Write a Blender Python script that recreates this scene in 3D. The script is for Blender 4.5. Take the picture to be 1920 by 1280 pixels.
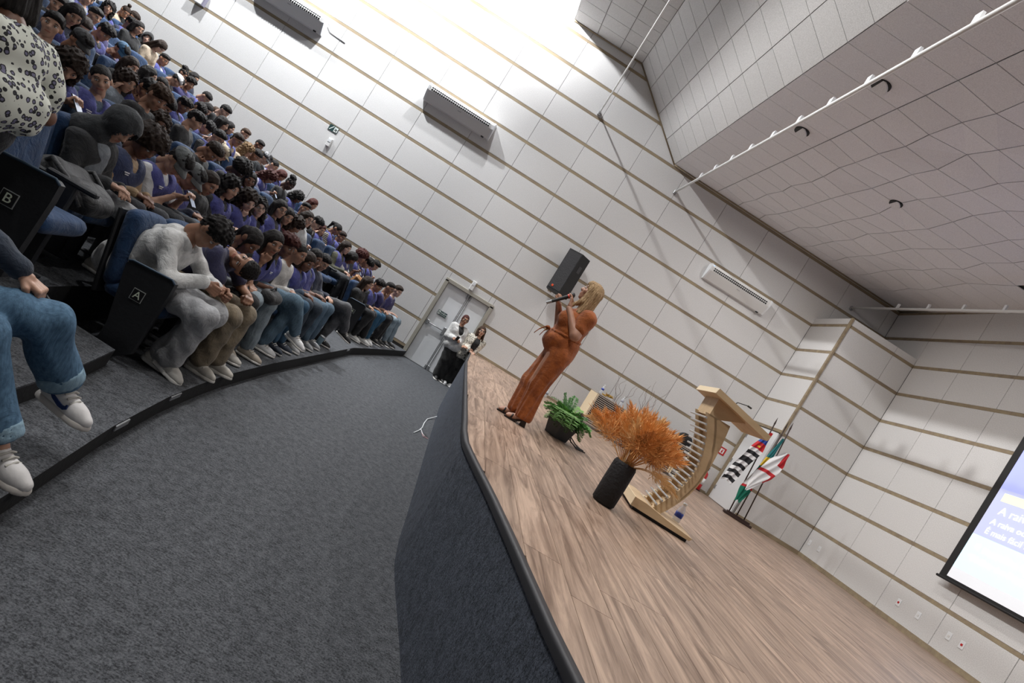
import bpy, math, random
import numpy as np
from mathutils import Matrix, Vector
for o in list(bpy.data.objects): bpy.data.objects.remove(o)
SC = bpy.context.scene
COL = SC.collection
rnd = random.Random(7)

# ---------------------------------------------------------------- camera, world, lights, exposure
cam_d = bpy.data.cameras.new('camera'); cam_d.sensor_width = 36.0; cam_d.lens = 20.0
cam_d.clip_start = .05; cam_d.clip_end = 100
cam = bpy.data.objects.new('camera', cam_d); COL.objects.link(cam)
CR = np.array([[.850025, -.050137, .524354], [.523604, -.032411, -.851343], [.059679, .998217, -.001299]])
CAM = (3.8133, -13.579, 1.6656)
cam.matrix_world = Matrix(((CR[0][0], -CR[1][0], -CR[2][0], CAM[0]), (CR[0][1], -CR[1][1], -CR[2][1], CAM[1]),
                           (CR[0][2], -CR[1][2], -CR[2][2], CAM[2]), (0, 0, 0, 1)))
SC.camera = cam
w = bpy.data.worlds.new('world'); SC.world = w; w.use_nodes = True
w.node_tree.nodes['Background'].inputs[0].default_value = (.80, .85, 1, 1)
w.node_tree.nodes['Background'].inputs[1].default_value = .008
SC.view_settings.view_transform = 'Standard'; SC.view_settings.look = 'None'
SC.view_settings.exposure = 0.3; SC.view_settings.gamma = 1.0; SC.view_settings.use_curve_mapping = False

def lamp(kind, loc, power, size=.1, color=(1, .97, .93), rot=(0, 0, 0), spot=None, sizey=None):
    d = bpy.data.lights.new('ceiling_lamp', kind); d.energy = power; d.color = color
    if kind == 'AREA':
        d.size = size
        if sizey: d.shape = 'RECTANGLE'; d.size_y = sizey
    else: d.shadow_soft_size = size
    if spot: d.spot_size = spot; d.spot_blend = .6
    o = bpy.data.objects.new('ceiling_lamp', d); COL.objects.link(o)
    o.location = loc; o.rotation_euler = rot
    return o
# the row of stage lights in the ceiling trough over the first rows (its shadows are the ones on the side wall)
lamp('POINT', (.75, -1.25, 9.2), 620, .05, (.97, .98, 1))
for yy, pw in ((-3.6, 520), (-6.4, 560), (-9.2, 640), (-12.0, 680)):   # these are turned towards the stage
    a_ = Vector((.7 + .0226 * -yy, yy, 9.25 + .034 * yy)); b_ = Vector((9.0, yy * .93, 1.2))
    lamp('SPOT', a_, pw, .09, (1, .98, .96), (b_ - a_).to_track_quat('-Z', 'Y').to_euler(), 1.75)
# the down-lights over the seating
for xx in (-2.4, -6.6): lamp('SPOT', (xx, -1.75, 9.6), 2500, .05, (.96, .98, 1), (math.radians(12), 0, 0), 2.0)
for xx in (-3.2, -8.2):
    for yy in (-6.0, -10.0, -13.2): lamp('SPOT', (xx, yy, 9.5), 520, .12, (.97, .98, 1), spot=1.5)
# unseen area lamps added over the stage to brighten it
for xx, yy in ((8.8, -3.0), (8.8, -7.0), (6.65, -10.0), (9.5, -10.5)):
    lamp('AREA', (xx, yy, 6.95), 55, .25, (1, .96, .92))
# the projector beam's scatter is the screen's own emission (see the screen's builder)

# ---------------------------------------------------------------- materials
MATS = {}
def nodes_of(m):
    m.use_nodes = True; nt = m.node_tree
    return nt, nt.nodes, nt.links, nt.nodes['Principled BSDF']
def mat(name, col, rough=.6, kind='plain', metal=0., col2=None, scale=1., bump=.0, spec=.5, alpha=1., emit=0.):
    if name in MATS: return MATS[name]
    m = bpy.data.materials.new(name); MATS[name] = m
    nt, N, L, B = nodes_of(m)
    B.inputs['Base Color'].default_value = (*col, 1); B.inputs['Roughness'].default_value = rough
    B.inputs['Metallic'].default_value = metal; B.inputs['Specular IOR Level'].default_value = spec
    m.diffuse_color = (*col, 1)
    if emit:
        B.inputs['Emission Color'].default_value = (*col, 1); B.inputs['Emission Strength'].default_value = emit
    if kind == 'glass':
        B.inputs['Transmission Weight'].default_value = .6; B.inputs['IOR'].default_value = 1.2
        return m
    if kind == 'plain' and not bump: return m
    tc = N.new('ShaderNodeTexCoord'); mp = N.new('ShaderNodeMapping'); L.new(tc.outputs['Object'], mp.inputs[0])
    c2 = col2 or tuple(c * .6 for c in col)
    def noise(sc, det=3, rg=.55, vec=None):
        n = N.new('ShaderNodeTexNoise'); n.inputs['Scale'].default_value = sc; n.inputs['Detail'].default_value = det
        n.inputs['Roughness'].default_value = rg; L.new(vec or mp.outputs[0], n.inputs['Vector']); return n
    def ramp(src, p0, p1, ca, cb, mode='LINEAR'):
        r = N.new('ShaderNodeValToRGB'); r.color_ramp.interpolation = mode
        r.color_ramp.elements[0].position = p0; r.color_ramp.elements[1].position = p1
        r.color_ramp.elements[0].color = (*ca, 1); r.color_ramp.elements[1].color = (*cb, 1)
        L.new(src, r.inputs[0]); return r
    def bumpn(src, st, dist=.01):
        b = N.new('ShaderNodeBump'); b.inputs['Strength'].default_value = st; b.inputs['Distance'].default_value = dist
        L.new(src, b.inputs['Height']); L.new(b.outputs[0], B.inputs['Normal']); return b
    if kind == 'plain':
        n = noise(40 * scale); bumpn(n.outputs[0], bump)
    elif kind == 'fabric':
        n = noise(14 * scale, 5); r = ramp(n.outputs[0], .3, .7, c2, col); L.new(r.outputs[0], B.inputs['Base Color'])
        n2 = noise(11 * scale, 6, .62); n2.inputs['Distortion'].default_value = .8; bumpn(n2.outputs[0], .55 + bump, .035); B.inputs['Sheen Weight'].default_value = .15
    elif kind == 'denim':
        mp.inputs['Scale'].default_value = (1, 1, .35)
        n = noise(55 * scale, 6, .7); r = ramp(n.outputs[0], .32, .68, c2, col); L.new(r.outputs[0], B.inputs['Base Color'])
        n2 = noise(9 * scale, 5, .6); n2.inputs['Distortion'].default_value = .8; b1 = bumpn(n2.outputs[0], .5, .035)
    elif kind == 'skin':
        n = noise(30, 4); r = ramp(n.outputs[0], .3, .75, c2, col); L.new(r.outputs[0], B.inputs['Base Color'])
        B.inputs['Subsurface Weight'].default_value = .08; B.inputs['Subsurface Radius'].default_value = (.02, .008, .004)
        bumpn(noise(300, 2).outputs[0], .06, .002)
    elif kind == 'hair':
        mp.inputs['Scale'].default_value = (1, 1, .22)
        n = noise(90 * scale, 5, .7); r = ramp(n.outputs[0], .35, .7, c2, col); L.new(r.outputs[0], B.inputs['Base Color'])
        bumpn(n.outputs[0], .9, .012); B.inputs['Specular IOR Level'].default_value = .28; B.inputs['Roughness'].default_value = .62
    elif kind == 'carpet':
        n = noise(105 * scale, 3, .8); mp2 = N.new('ShaderNodeMapping'); L.new(tc.outputs['Object'], mp2.inputs[0])
        mp2.inputs['Rotation'].default_value = (0, 0, .5); mp2.inputs['Scale'].default_value = (1, 3.2, 1)
        n2 = noise(30 * scale, 6, .8, mp2.outputs[0])
        n3 = noise(16 * scale, 4, .7); nm = N.new('ShaderNodeMath'); nm.operation = 'MULTIPLY_ADD'; nm.inputs[1].default_value = .45; L.new(n3.outputs[0], nm.inputs[0]); L.new(n.outputs[0], nm.inputs[2])
        mx = N.new('ShaderNodeMath'); mx.operation = 'ADD'; L.new(nm.outputs[0], mx.inputs[0]); L.new(n2.outputs[0], mx.inputs[1])
        mh = N.new('ShaderNodeMath'); mh.operation = 'MULTIPLY'; mh.inputs[1].default_value = .5; L.new(mx.outputs[0], mh.inputs[0])
        r = ramp(mh.outputs[0], .53, .70, c2, col); L.new(r.outputs[0], B.inputs['Base Color']); bumpn(mh.outputs[0], .7, .012)
    elif kind == 'wood':
        mp.inputs['Scale'].default_value = (1, .075, 1)
        n = noise(17 * scale, 8, .68); n.inputs['Distortion'].default_value = 1.0
        oi = N.new('ShaderNodeObjectInfo'); ad = N.new('ShaderNodeVectorMath'); ad.operation = 'ADD'
        L.new(mp.outputs[0], ad.inputs[0]); sc = N.new('ShaderNodeVectorMath'); sc.operation = 'SCALE'
        cb = N.new('ShaderNodeCombineXYZ'); L.new(oi.outputs['Random'], cb.inputs[0]); L.new(oi.outputs['Random'], cb.inputs[2])
        L.new(cb.outputs[0], sc.inputs[0]); sc.inputs['Scale'].default_value = 40; L.new(sc.outputs[0], ad.inputs[1]); L.new(ad.outputs[0], n.inputs['Vector'])
        r = ramp(n.outputs[0], .36, .64, c2, col)
        hs = N.new('ShaderNodeHueSaturation'); L.new(r.outputs[0], hs.inputs['Color'])
        mr = N.new('ShaderNodeMapRange'); mr.inputs[3].default_value = .90; mr.inputs[4].default_value = 1.10
        L.new(oi.outputs['Random'], mr.inputs[0]); L.new(mr.outputs[0], hs.inputs['Value']); L.new(hs.outputs[0], B.inputs['Base Color'])
        bumpn(n.outputs[0], .12, .004)
    elif kind == 'grain':
        mp.inputs['Scale'].default_value = (.25, 1, 1)
        n = noise(22 * scale, 6, .6); r = ramp(n.outputs[0], .3, .7, c2, col); L.new(r.outputs[0], B.inputs['Base Color'])
    elif kind == 'panel':
        n = noise(75 * scale, 3, .8); r = ramp(n.outputs[0], .35, .62, c2, col)
        oi = N.new('ShaderNodeObjectInfo'); hs = N.new('ShaderNodeHueSaturation'); L.new(r.outputs[0], hs.inputs['Color'])
        mr = N.new('ShaderNodeMapRange'); mr.inputs[3].default_value = .97; mr.inputs[4].default_value = 1.02
        L.new(oi.outputs['Random'], mr.inputs[0]); L.new(mr.outputs[0], hs.inputs['Value']); L.new(hs.outputs[0], B.inputs['Base Color'])
        bumpn(n.outputs[0], .35, .006)
    elif kind == 'leopard':
        v = N.new('ShaderNodeTexVoronoi'); v.inputs['Scale'].default_value = 33 * scale; L.new(mp.outputs[0], v.inputs['Vector'])
        n = noise(60); mx = N.new('ShaderNodeMath'); mx.operation = 'MULTIPLY_ADD'; mx.inputs[1].default_value = .35
        L.new(n.outputs[0], mx.inputs[0]); L.new(v.outputs['Distance'], mx.inputs[2])
        r = N.new('ShaderNodeValToRGB'); r.color_ramp.interpolation = 'CONSTANT'
        e = r.color_ramp.elements; e[0].position = 0; e[0].color = (.16, .15, .24, 1); e[1].position = .42; e[1].color = (.012, .012, .014, 1)
        x = e.new(.60); x.color = (*col, 1); L.new(mx.outputs[0], r.inputs[0]); L.new(r.outputs[0], B.inputs['Base Color'])
    elif kind == 'print':
        n = noise(9 * scale, 2, .5); n.inputs['Distortion'].default_value = 2.5
        r = N.new('ShaderNodeValToRGB'); r.color_ramp.interpolation = 'CONSTANT'
        e = r.color_ramp.elements; e[0].position = 0; e[0].color = (*col, 1); e[1].position = .53; e[1].color = (*c2, 1)
        x = e.new(.60); x.color = (*col, 1); L.new(n.outputs[0], r.inputs[0]); L.new(r.outputs[0], B.inputs['Base Color'])
    elif kind == 'stripe':
        wv = N.new('ShaderNodeTexWave'); wv.bands_direction = 'Z'; wv.inputs['Scale'].default_value = 9 * scale; wv.inputs['Distortion'].default_value = 3
        L.new(mp.outputs[0], wv.inputs['Vector']); r = ramp(wv.outputs[0], .45, .55, c2, col); L.new(r.outputs[0], B.inputs['Base Color'])
    return m

# ---------------------------------------------------------------- objects
def tag(o, label=None, cat=None, group=None, kind=None):
    if label: o['label'] = label
    if cat: o['category'] = cat
    if group: o['group'] = group
    if kind: o['kind'] = kind
    return o
def link(name, data, parent=None, loc=None, rot=None):
    o = bpy.data.objects.new(name, data); COL.objects.link(o)
    if parent is not None: o.parent = parent
    if loc is not None: o.location = loc
    if rot is not None: o.rotation_euler = rot
    return o
def empty(name, loc, rz=0):
    o = link(name, None, None, loc, (0, 0, rz)); o.empty_display_size = .1
    return o
def np_mesh(name, V, F, mats, midx=None, smooth=True):
    """V (n,3); F (m,4) quads or (m,3)"""
    V = np.asarray(V, np.float32); F = np.asarray(F, np.int32)
    me = bpy.data.meshes.new(name); m, c = F.shape
    me.vertices.add(len(V)); me.vertices.foreach_set('co', V.ravel())
    me.loops.add(m * c); me.loops.foreach_set('vertex_index', F.ravel())
    me.polygons.add(m); me.polygons.foreach_set('loop_start', np.arange(0, m * c, c, dtype=np.int32))
    try: me.polygons.foreach_set('loop_total', np.full(m, c, np.int32))
    except Exception: pass
    if midx is not None: me.polygons.foreach_set('material_index', np.asarray(midx, np.int32))
    me.polygons.foreach_set('use_smooth', np.full(m, smooth))
    for mm in (mats if isinstance(mats, (list, tuple)) else [mats]): me.materials.append(mm)
    me.update(calc_edges=True)
    return me
class MB:
    def __init__(s): s.v = []; s.f = []; s.m = []; s.sm = []
    def add(s, vs, fs, mi=0, smooth=False):
        b = len(s.v); s.v += [tuple(v) for v in vs]
        for f in fs: s.f.append([i + b for i in f]); s.m.append(mi); s.sm.append(smooth)
        return s
    def box(s, c, d, mi=0, R=None, ch=0.0):
        hx, hy, hz = d[0] / 2, d[1] / 2, d[2] / 2
        if ch <= 0:
            vs = [(x, y, z) for x in (-hx, hx) for y in (-hy, hy) for z in (-hz, hz)]
            fs = [(0, 1, 3, 2), (4, 6, 7, 5), (0, 4, 5, 1), (2, 3, 7, 6), (0, 2, 6, 4), (1, 5, 7, 3)]
        else:
            ch = min(ch, hx * .9, hy * .9, hz * .9); vs = []; idx = {}
            for sx in (-1, 1):
                for sy in (-1, 1):
                    for sz in (-1, 1):
                        for a in range(3):
                            p = [sx * (hx - ch), sy * (hy - ch), sz * (hz - ch)]; p[a] = (sx * hx, sy * hy, sz * hz)[a]
                            idx[(sx, sy, sz, a)] = len(vs); vs.append(tuple(p))
            fs = []
            def q(*ks): fs.append(tuple(idx[k] for k in ks))
            for sg in (-1, 1):
                q((sg, -1, -1, 0), (sg, 1, -1, 0), (sg, 1, 1, 0), (sg, -1, 1, 0)); q((-1, sg, -1, 1), (1, sg, -1, 1), (1, sg, 1, 1), (-1, sg, 1, 1))
                q((-1, -1, sg, 2), (1, -1, sg, 2), (1, 1, sg, 2), (-1, 1, sg, 2))
                for sh in (-1, 1):
                    q((sg, sh, -1, 0), (sg, sh, 1, 0), (sg, sh, 1, 1), (sg, sh, -1, 1)); q((sg, -1, sh, 0), (sg, 1, sh, 0), (sg, 1, sh, 2), (sg, -1, sh, 2))
                    q((-1, sg, sh, 1), (1, sg, sh, 1), (1, sg, sh, 2), (-1, sg, sh, 2))
                    for st in (-1, 1): q((sg, sh, st, 0), (sg, sh, st, 1), (sg, sh, st, 2))
        if R is not None: vs = [tuple(R @ np.array(v)) for v in vs]
        return s.add([(v[0] + c[0], v[1] + c[1], v[2] + c[2]) for v in vs], fs, mi)
    def cyl(s, a, b, r1, r2=None, n=12, mi=0, cap=True, smooth=True):
        r2 = r1 if r2 is None else r2; a = np.array(a, float); b = np.array(b, float); d = b - a; d /= np.linalg.norm(d)
        u = np.cross(d, (0, 0, 1) if abs(d[2]) < .9 else (1, 0, 0)); u /= np.linalg.norm(u); v = np.cross(d, u)
        vs = []
        for p, r in ((a, r1), (b, r2)):
            for i in range(n):
                t = 2 * math.pi * i / n; vs.append(p + r * (math.cos(t) * u + math.sin(t) * v))
        s.add(vs, [(i, (i + 1) % n, n + (i + 1) % n, n + i) for i in range(n)], mi, smooth)
        if cap: s.add(vs, [tuple(range(n))[::-1], tuple(range(n, 2 * n))], mi)
        return s
    def tube(s, pts, r, n=8, mi=0, closed=False):
        P = [np.array(p, float) for p in pts]; m = len(P); rs = r if isinstance(r, (list, tuple)) else [r] * m
        vs = []; u = None
        for i in range(m):
            t = (P[(i + 1) % m] - P[i - 1]) if closed else (P[min(i + 1, m - 1)] - P[max(i - 1, 0)])
            t = t / (np.linalg.norm(t) + 1e-9)
            if u is None: u = np.cross(t, (0, 0, 1) if abs(t[2]) < .9 else (1, 0, 0))
            u = u - t * np.dot(u, t); u /= np.linalg.norm(u) + 1e-9; v = np.cross(t, u)
            for k in range(n):
                a = 2 * math.pi * k / n; vs.append(P[i] + rs[i] * (math.cos(a) * u + math.sin(a) * v))
        fs = []
        for i in range(m if closed else m - 1):
            j = (i + 1) % m
            for k in range(n): fs.append((i * n + k, i * n + (k + 1) % n, j * n + (k + 1) % n, j * n + k))
        if not closed: fs += [tuple(range(n))[::-1], tuple(range((m - 1) * n, m * n))]
        return s.add(vs, fs, mi, True)
    def lathe(s, prof, n=20, c=(0, 0, 0), mi=0):
        vs = []; fs = []
        for r, z in prof:
            for k in range(n):
                a = 2 * math.pi * k / n; vs.append((c[0] + r * math.cos(a), c[1] + r * math.sin(a), c[2] + z))
        for i in range(len(prof) - 1):
            for k in range(n): fs.append((i * n + k, i * n + (k + 1) % n, (i + 1) * n + (k + 1) % n, (i + 1) * n + k))
        fs.append(tuple(range(n))[::-1]); fs.append(tuple(range((len(prof) - 1) * n, len(prof) * n)))
        return s.add(vs, fs, mi, True)
    def prism(s, poly, h0, h1, fn, mi=0):
        """poly of 2D points, extruded between h0 and h1; fn(a, b, h) -> 3D"""
        n = len(poly); vs = [fn(a, b, h0) for a, b in poly] + [fn(a, b, h1) for a, b in poly]
        return s.add(vs, [tuple(range(n))[::-1], tuple(range(n, 2 * n))] + [(i, (i + 1) % n, n + (i + 1) % n, n + i) for i in range(n)], mi)
    def ell(s, c, r, R=None, nu=10, nv=7, mi=0):
        vs = []; fs = []
        for j in range(nv + 1):
            ph = math.pi * j / nv
            for i in range(nu):
                t = 2 * math.pi * i / nu; p = np.array((r[0] * math.sin(ph) * math.cos(t), r[1] * math.sin(ph) * math.sin(t), r[2] * math.cos(ph)))
                if R is not None: p = R @ p
                vs.append(p + np.array(c))
        for j in range(nv):
            for i in range(nu): fs.append((j * nu + i, (j + 1) * nu + i, (j + 1) * nu + (i + 1) % nu, j * nu + (i + 1) % nu))
        return s.add(vs, fs, mi, True)
    def mesh(s, name, mats):
        me = bpy.data.meshes.new(name); me.from_pydata(s.v, [], s.f)
        for m in (mats if isinstance(mats, (list, tuple)) else [mats]): me.materials.append(m)
        me.polygons.foreach_set('material_index', s.m); me.polygons.foreach_set('use_smooth', s.sm); me.update()
        return me
    def obj(s, name, mats, parent=None, loc=None, rot=None, fix=True):
        me = s.mesh(name, mats)
        if fix:
            import bmesh
            bm = bmesh.new(); bm.from_mesh(me); bmesh.ops.recalc_face_normals(bm, faces=bm.faces); bm.to_mesh(me); bm.free()
        return link(name, me, parent, loc, rot)
def text_mesh(txt, size, mat_, depth=.002, align='LEFT'):
    cu = bpy.data.curves.new('lettering', 'FONT'); cu.body = txt; cu.size = size; cu.extrude = depth; cu.align_x = align; cu.align_y = 'CENTER'
    o = bpy.data.objects.new('lettering', cu); COL.objects.link(o)
    dg = bpy.context.evaluated_depsgraph_get(); me = bpy.data.meshes.new_from_object(o.evaluated_get(dg))
    bpy.data.objects.remove(o); me.materials.clear(); me.materials.append(mat_); return me
def basis(loc, x, y, z):
    return Matrix(((x[0], y[0], z[0], loc[0]), (x[1], y[1], z[1], loc[1]), (x[2], y[2], z[2], loc[2]), (0, 0, 0, 1)))

# ---------------------------------------------------------------- implicit surfaces -> quad meshes (surface nets)
def bounds_of(pr):
    lo = np.full(3, 1e9); hi = -lo
    for p in pr:
        if p[0] == 'c':
            for q in (p[1], p[2]):
                r = max(p[3], p[4]); lo = np.minimum(lo, np.array(q) - r); hi = np.maximum(hi, np.array(q) + r)
        elif p[0] == 'e':
            r = max(p[2]); lo = np.minimum(lo, np.array(p[1]) - r); hi = np.maximum(hi, np.array(p[1]) + r)
    return lo, hi
def pdist(p, X, Y, Z):
    if p[0] == 'c':
        a = p[1]; d = [p[2][i] - a[i] for i in range(3)]; L = d[0] ** 2 + d[1] ** 2 + d[2] ** 2 + 1e-9
        px, py, pz = X - a[0], Y - a[1], Z - a[2]
        t = np.clip((px * d[0] + py * d[1] + pz * d[2]) / L, 0, 1)
        return np.sqrt((px - t * d[0]) ** 2 + (py - t * d[1]) ** 2 + (pz - t * d[2]) ** 2) - (p[3] + t * (p[4] - p[3]))
    if p[0] == 'e':
        c, r = p[1], p[2]; px, py, pz = X - c[0], Y - c[1], Z - c[2]
        if len(p) > 3 and p[3] is not None:
            R = p[3]; px, py, pz = (R[0][0] * px + R[1][0] * py + R[2][0] * pz, R[0][1] * px + R[1][1] * py + R[2][1] * pz, R[0][2] * px + R[1][2] * py + R[2][2] * pz)
        k0 = np.sqrt((px / r[0]) ** 2 + (py / r[1]) ** 2 + (pz / r[2]) ** 2) + 1e-6
        k1 = np.sqrt((px / r[0] ** 2) ** 2 + (py / r[1] ** 2) ** 2 + (pz / r[2] ** 2) ** 2) + 1e-6
        return k0 * (k0 - 1) / k1
    if p[0] == 'p':   # half space: keep the side opposite to the normal
        a, n = p[1], p[2]; return (X - a[0]) * n[0] + (Y - a[1]) * n[1] + (Z - a[2]) * n[2]
def sdf(pr, h, k=.03, cut=(), keep=(), warp=None, grow=0.):
    lo, hi = bounds_of(pr); pad = 2 * h + .5 * k + grow + .012; lo = lo - pad; hi = hi + pad
    n = np.ceil((hi - lo) / h).astype(int) + 1
    ax = [(lo[i] + h * np.arange(n[i])).astype(np.float32) for i in range(3)]
    F = np.full(tuple(n), .2, np.float32)
    for p in pr:
        l, u = bounds_of([p]); mg = .05 + k + grow
        sl = []
        for i in range(3):
            a = max(0, int((l[i] - mg - lo[i]) / h)); b = min(n[i], int((u[i] + mg - lo[i]) / h) + 2); sl.append(slice(a, b))
        sl = tuple(sl); d = pdist(p, ax[0][sl[0]][:, None, None], ax[1][sl[1]][None, :, None], ax[2][sl[2]][None, None, :]) - grow
        A = F[sl]; hh = np.maximum(k - np.abs(A - d), 0) / max(k, 1e-6); F[sl] = np.minimum(A, d) - hh * hh * k * .25
    X, Y, Z = ax[0][:, None, None], ax[1][None, :, None], ax[2][None, None, :]
    if warp is not None: F = F + warp(X, Y, Z)
    for p in cut: F = np.maximum(F, -pdist(p, X, Y, Z))
    for p in keep: F = np.maximum(F, pdist(p, X, Y, Z))
    F[0] = F[-1] = .2; F[:, 0] = F[:, -1] = .2; F[:, :, 0] = F[:, :, -1] = .2
    ins = F < 0; a, b, c = ins.shape; cs = (a - 1, b - 1, c - 1)
    cnt = np.zeros(cs, np.int8)
    for i in (0, 1):
        for j in (0, 1):
            for l in (0, 1): cnt += ins[i:a - 1 + i, j:b - 1 + j, l:c - 1 + l]
    act = (cnt > 0) & (cnt < 8); idx = np.full(cs, -1, np.int32); ids = np.argwhere(act); m = len(ids); idx[act] = np.arange(m)
    S = np.zeros((m, 3), np.float32); K = np.zeros((m, 1), np.float32)
    offs = [(i, j, l) for i in (0, 1) for j in (0, 1) for l in (0, 1)]
    vals = {o: F[ids[:, 0] + o[0], ids[:, 1] + o[1], ids[:, 2] + o[2]] for o in offs}
    for o in offs:
        for d in range(3):
            if o[d] == 0:
                q = list(o); q[d] = 1; f0, f1 = vals[o], vals[tuple(q)]; cr = (f0 < 0) != (f1 < 0)
                t = np.where(cr, f0 / np.where(cr, f0 - f1, 1), 0); P = np.tile(np.array(o, np.float32), (m, 1)); P[:, d] = t
                S += P * cr[:, None]; K += cr[:, None]
    V = lo + h * (ids + S / np.maximum(K, 1)); Fs = []
    for d in range(3):
        e1, e2 = [(1, 2), (2, 0), (0, 1)][d]
        s0 = [slice(None)] * 3; s1 = [slice(None)] * 3; s0[d] = slice(0, -1); s1[d] = slice(1, None)
        A = ins[tuple(s0)]; Bm = ins[tuple(s1)]
        for flip in (0, 1):
            q = np.argwhere((A & ~Bm) if flip == 0 else (~A & Bm))
            if not len(q): continue
            def cell(du, dv):
                r = q.copy(); r[:, e1] -= du; r[:, e2] -= dv; return idx[r[:, 0], r[:, 1], r[:, 2]]
            quad = np.stack([cell(1, 1), cell(0, 1), cell(0, 0), cell(1, 0)], 1)
            Fs.append(quad if flip == 0 else quad[:, ::-1])
    Fq = np.concatenate(Fs) if Fs else np.zeros((0, 4), np.int32)
    return V, Fq
def folds(amp, f=26., seed=0.):
    def fn(X, Y, Z):
        return (amp * (np.sin(f * (X + .6 * Z) + 3 * np.sin(9 * Y + seed)) * np.sin(f * .7 * (Z - .5 * Y) + seed + 2 * np.sin(11 * X)))).astype(np.float32)
    return fn
# ================================================================ THE ROOM
ST = .938            # stage height
PZ, PX = .70, 1.21874    # wall panel pitch (height, length)
XC, XB, BD = 10.677, 12.43, 1.436   # corner pilaster: left face, back wall, depth
Dx, Dz = -.0226, .034    # the ceilings fall slightly towards the middle of the hall
M_panel = mat('wall_panel', (.73, .725, .72), .9, 'panel', col2=(.54, .535, .53))
M_batten = mat('batten_mdf', (.34, .275, .17), .8, 'grain', col2=(.22, .17, .12), scale=.4)
M_joint = mat('joint_dark', (.17, .16, .15), .9)
M_ceil = mat('ceiling_panel', (.88, .88, .90), .95, 'panel', col2=(.72, .72, .74))
M_carpet = mat('carpet_grey', (.125, .132, .145), .95, 'carpet', col2=(.014, .0155, .019))
M_carpet2 = mat('carpet_blue_grey', (.105, .122, .16), .95, 'carpet', col2=(.014, .018, .026))
M_riser = mat('riser_black', (.010, .010, .011), .85, 'plain', bump=.3)
M_wood = mat('laminate_board', (.47, .335, .25), .42, 'wood', col2=(.16, .10, .068))
M_white = mat('white_enamel', (.78, .80, .82), .35)
M_offwhite = mat('offwhite_plastic', (.72, .72, .71), .4)
M_dark = mat('near_black', (.012, .012, .013), .6)
M_grey = mat('grey_metal', (.33, .34, .35), .4, metal=.6)
M_frame = mat('frame_greige', (.36, .34, .29), .6)

def wall_panels(root, fn, cells, fx=lambda a: a, gap=.004, strip=.07, t=.02, seamz=True):
    """cells: (a0, a1, z0, z1) on a wall; each an object of its own"""
    cache = {}
    for a0, a1, z0, z1 in cells:
        key = (round(a1 - a0, 3), round(z1 - z0, 3))
        if key not in cache:
            b = MB(); b.box((0, t / 2, 0), (key[0] - gap * 2, t, key[1]), ch=.004); cache[key] = b.mesh('panel', M_panel)
        o = link('panel', cache[key], root); o.matrix_local = fn((a0 + a1) / 2, (z0 + z1) / 2)

# --- the long side wall, plane y = 0
def wall_y(x, z): return Matrix.Translation((x, 0, z))
zs = [.938 + (6 - k) * PZ for k in range(-7, 8)]      # heights of the battens
door = (2.56, 3.78, 2.10)
wl = MB(); wl.box((-.9, .16, 5.2), (27.0, .24, 10.6))
wall_left = wl.obj('wall_left', M_joint); tag(wall_left, 'long side wall clad in pale acoustic panels with beige battens', 'wall', kind='structure')
cells = []
for j in range(-9, 11):
    x0, x1 = j * PX, min((j + 1) * PX, XB)
    if x0 > XB: continue
    for i, zc in enumerate(zs):
        z0, z1 = zc + .035, zc + PZ - .035
        if z0 > 10: continue
        z1 = min(z1, 9.9)
        if z0 < 0: z0 = .0
        if z0 > 8.9 and x0 > 2.5: continue
        if z0 > 7.4 and x0 > 5.9: continue
        if x0 > XC - .2 and z1 < 5.9: continue
        if z1 < ST + .02 and x0 > 4.2: continue
        xa, xb = x0, x1
        if z0 < 2.10 and xa < 3.9 and xb > 2.4:     # round the door
            for (p, q) in ((xa, min(xb, door[0])), (max(xa, door[1]), xb)):
                if q - p > .05: cells.append((p, q, z0, z1))
            if z1 > 2.2 and min(xb, door[1]) - max(xa, door[0]) > .05: cells.append((max(xa, door[0]), min(xb, door[1]), 2.14, z1))
            continue
        if x0 < XC < x1 and z1 < 5.9: xb = XC
        cells.append((xa, xb, z0, z1))
# only the panels that the frame can show
def seen(x, y, z, m=140):
    c = CR @ (np.array((x, y, z)) - np.array(CAM))
    if c[2] < .2: return False
    u, v = 960 + 1066.7 * c[0] / c[2], 640 + 1066.7 * c[1] / c[2]
    return -m < u < 1920 + m and -m < v < 1280 + m
cells = [c for c in cells if any(seen(x, 0, z) for x in c[:2] for z in c[2:])]
wall_panels(wall_left, wall_y, cells)
for zc in zs:
    if zc > 9.6 or zc < .1: continue
    x1 = XB if zc < 7.3 else (5.8 if zc < 8.0 else (4.7 if zc < 8.7 else 1.9)); x0 = -11.0
    segs = [(x0, x1)]
    if zc < 2.1: segs = [(x0, door[0]), (door[1], x1)]
    if zc < 5.9: segs = [(a, min(b, XC)) for a, b in segs]
    for a, b in segs:
        if not any(seen(a + (b - a) * t, 0, zc) for t in np.linspace(0, 1, 9)): continue
        m = MB(); m.box(((a + b) / 2, .012, zc), (b - a, .018, .066)); m.obj('batten', M_batten, wall_left)

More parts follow.
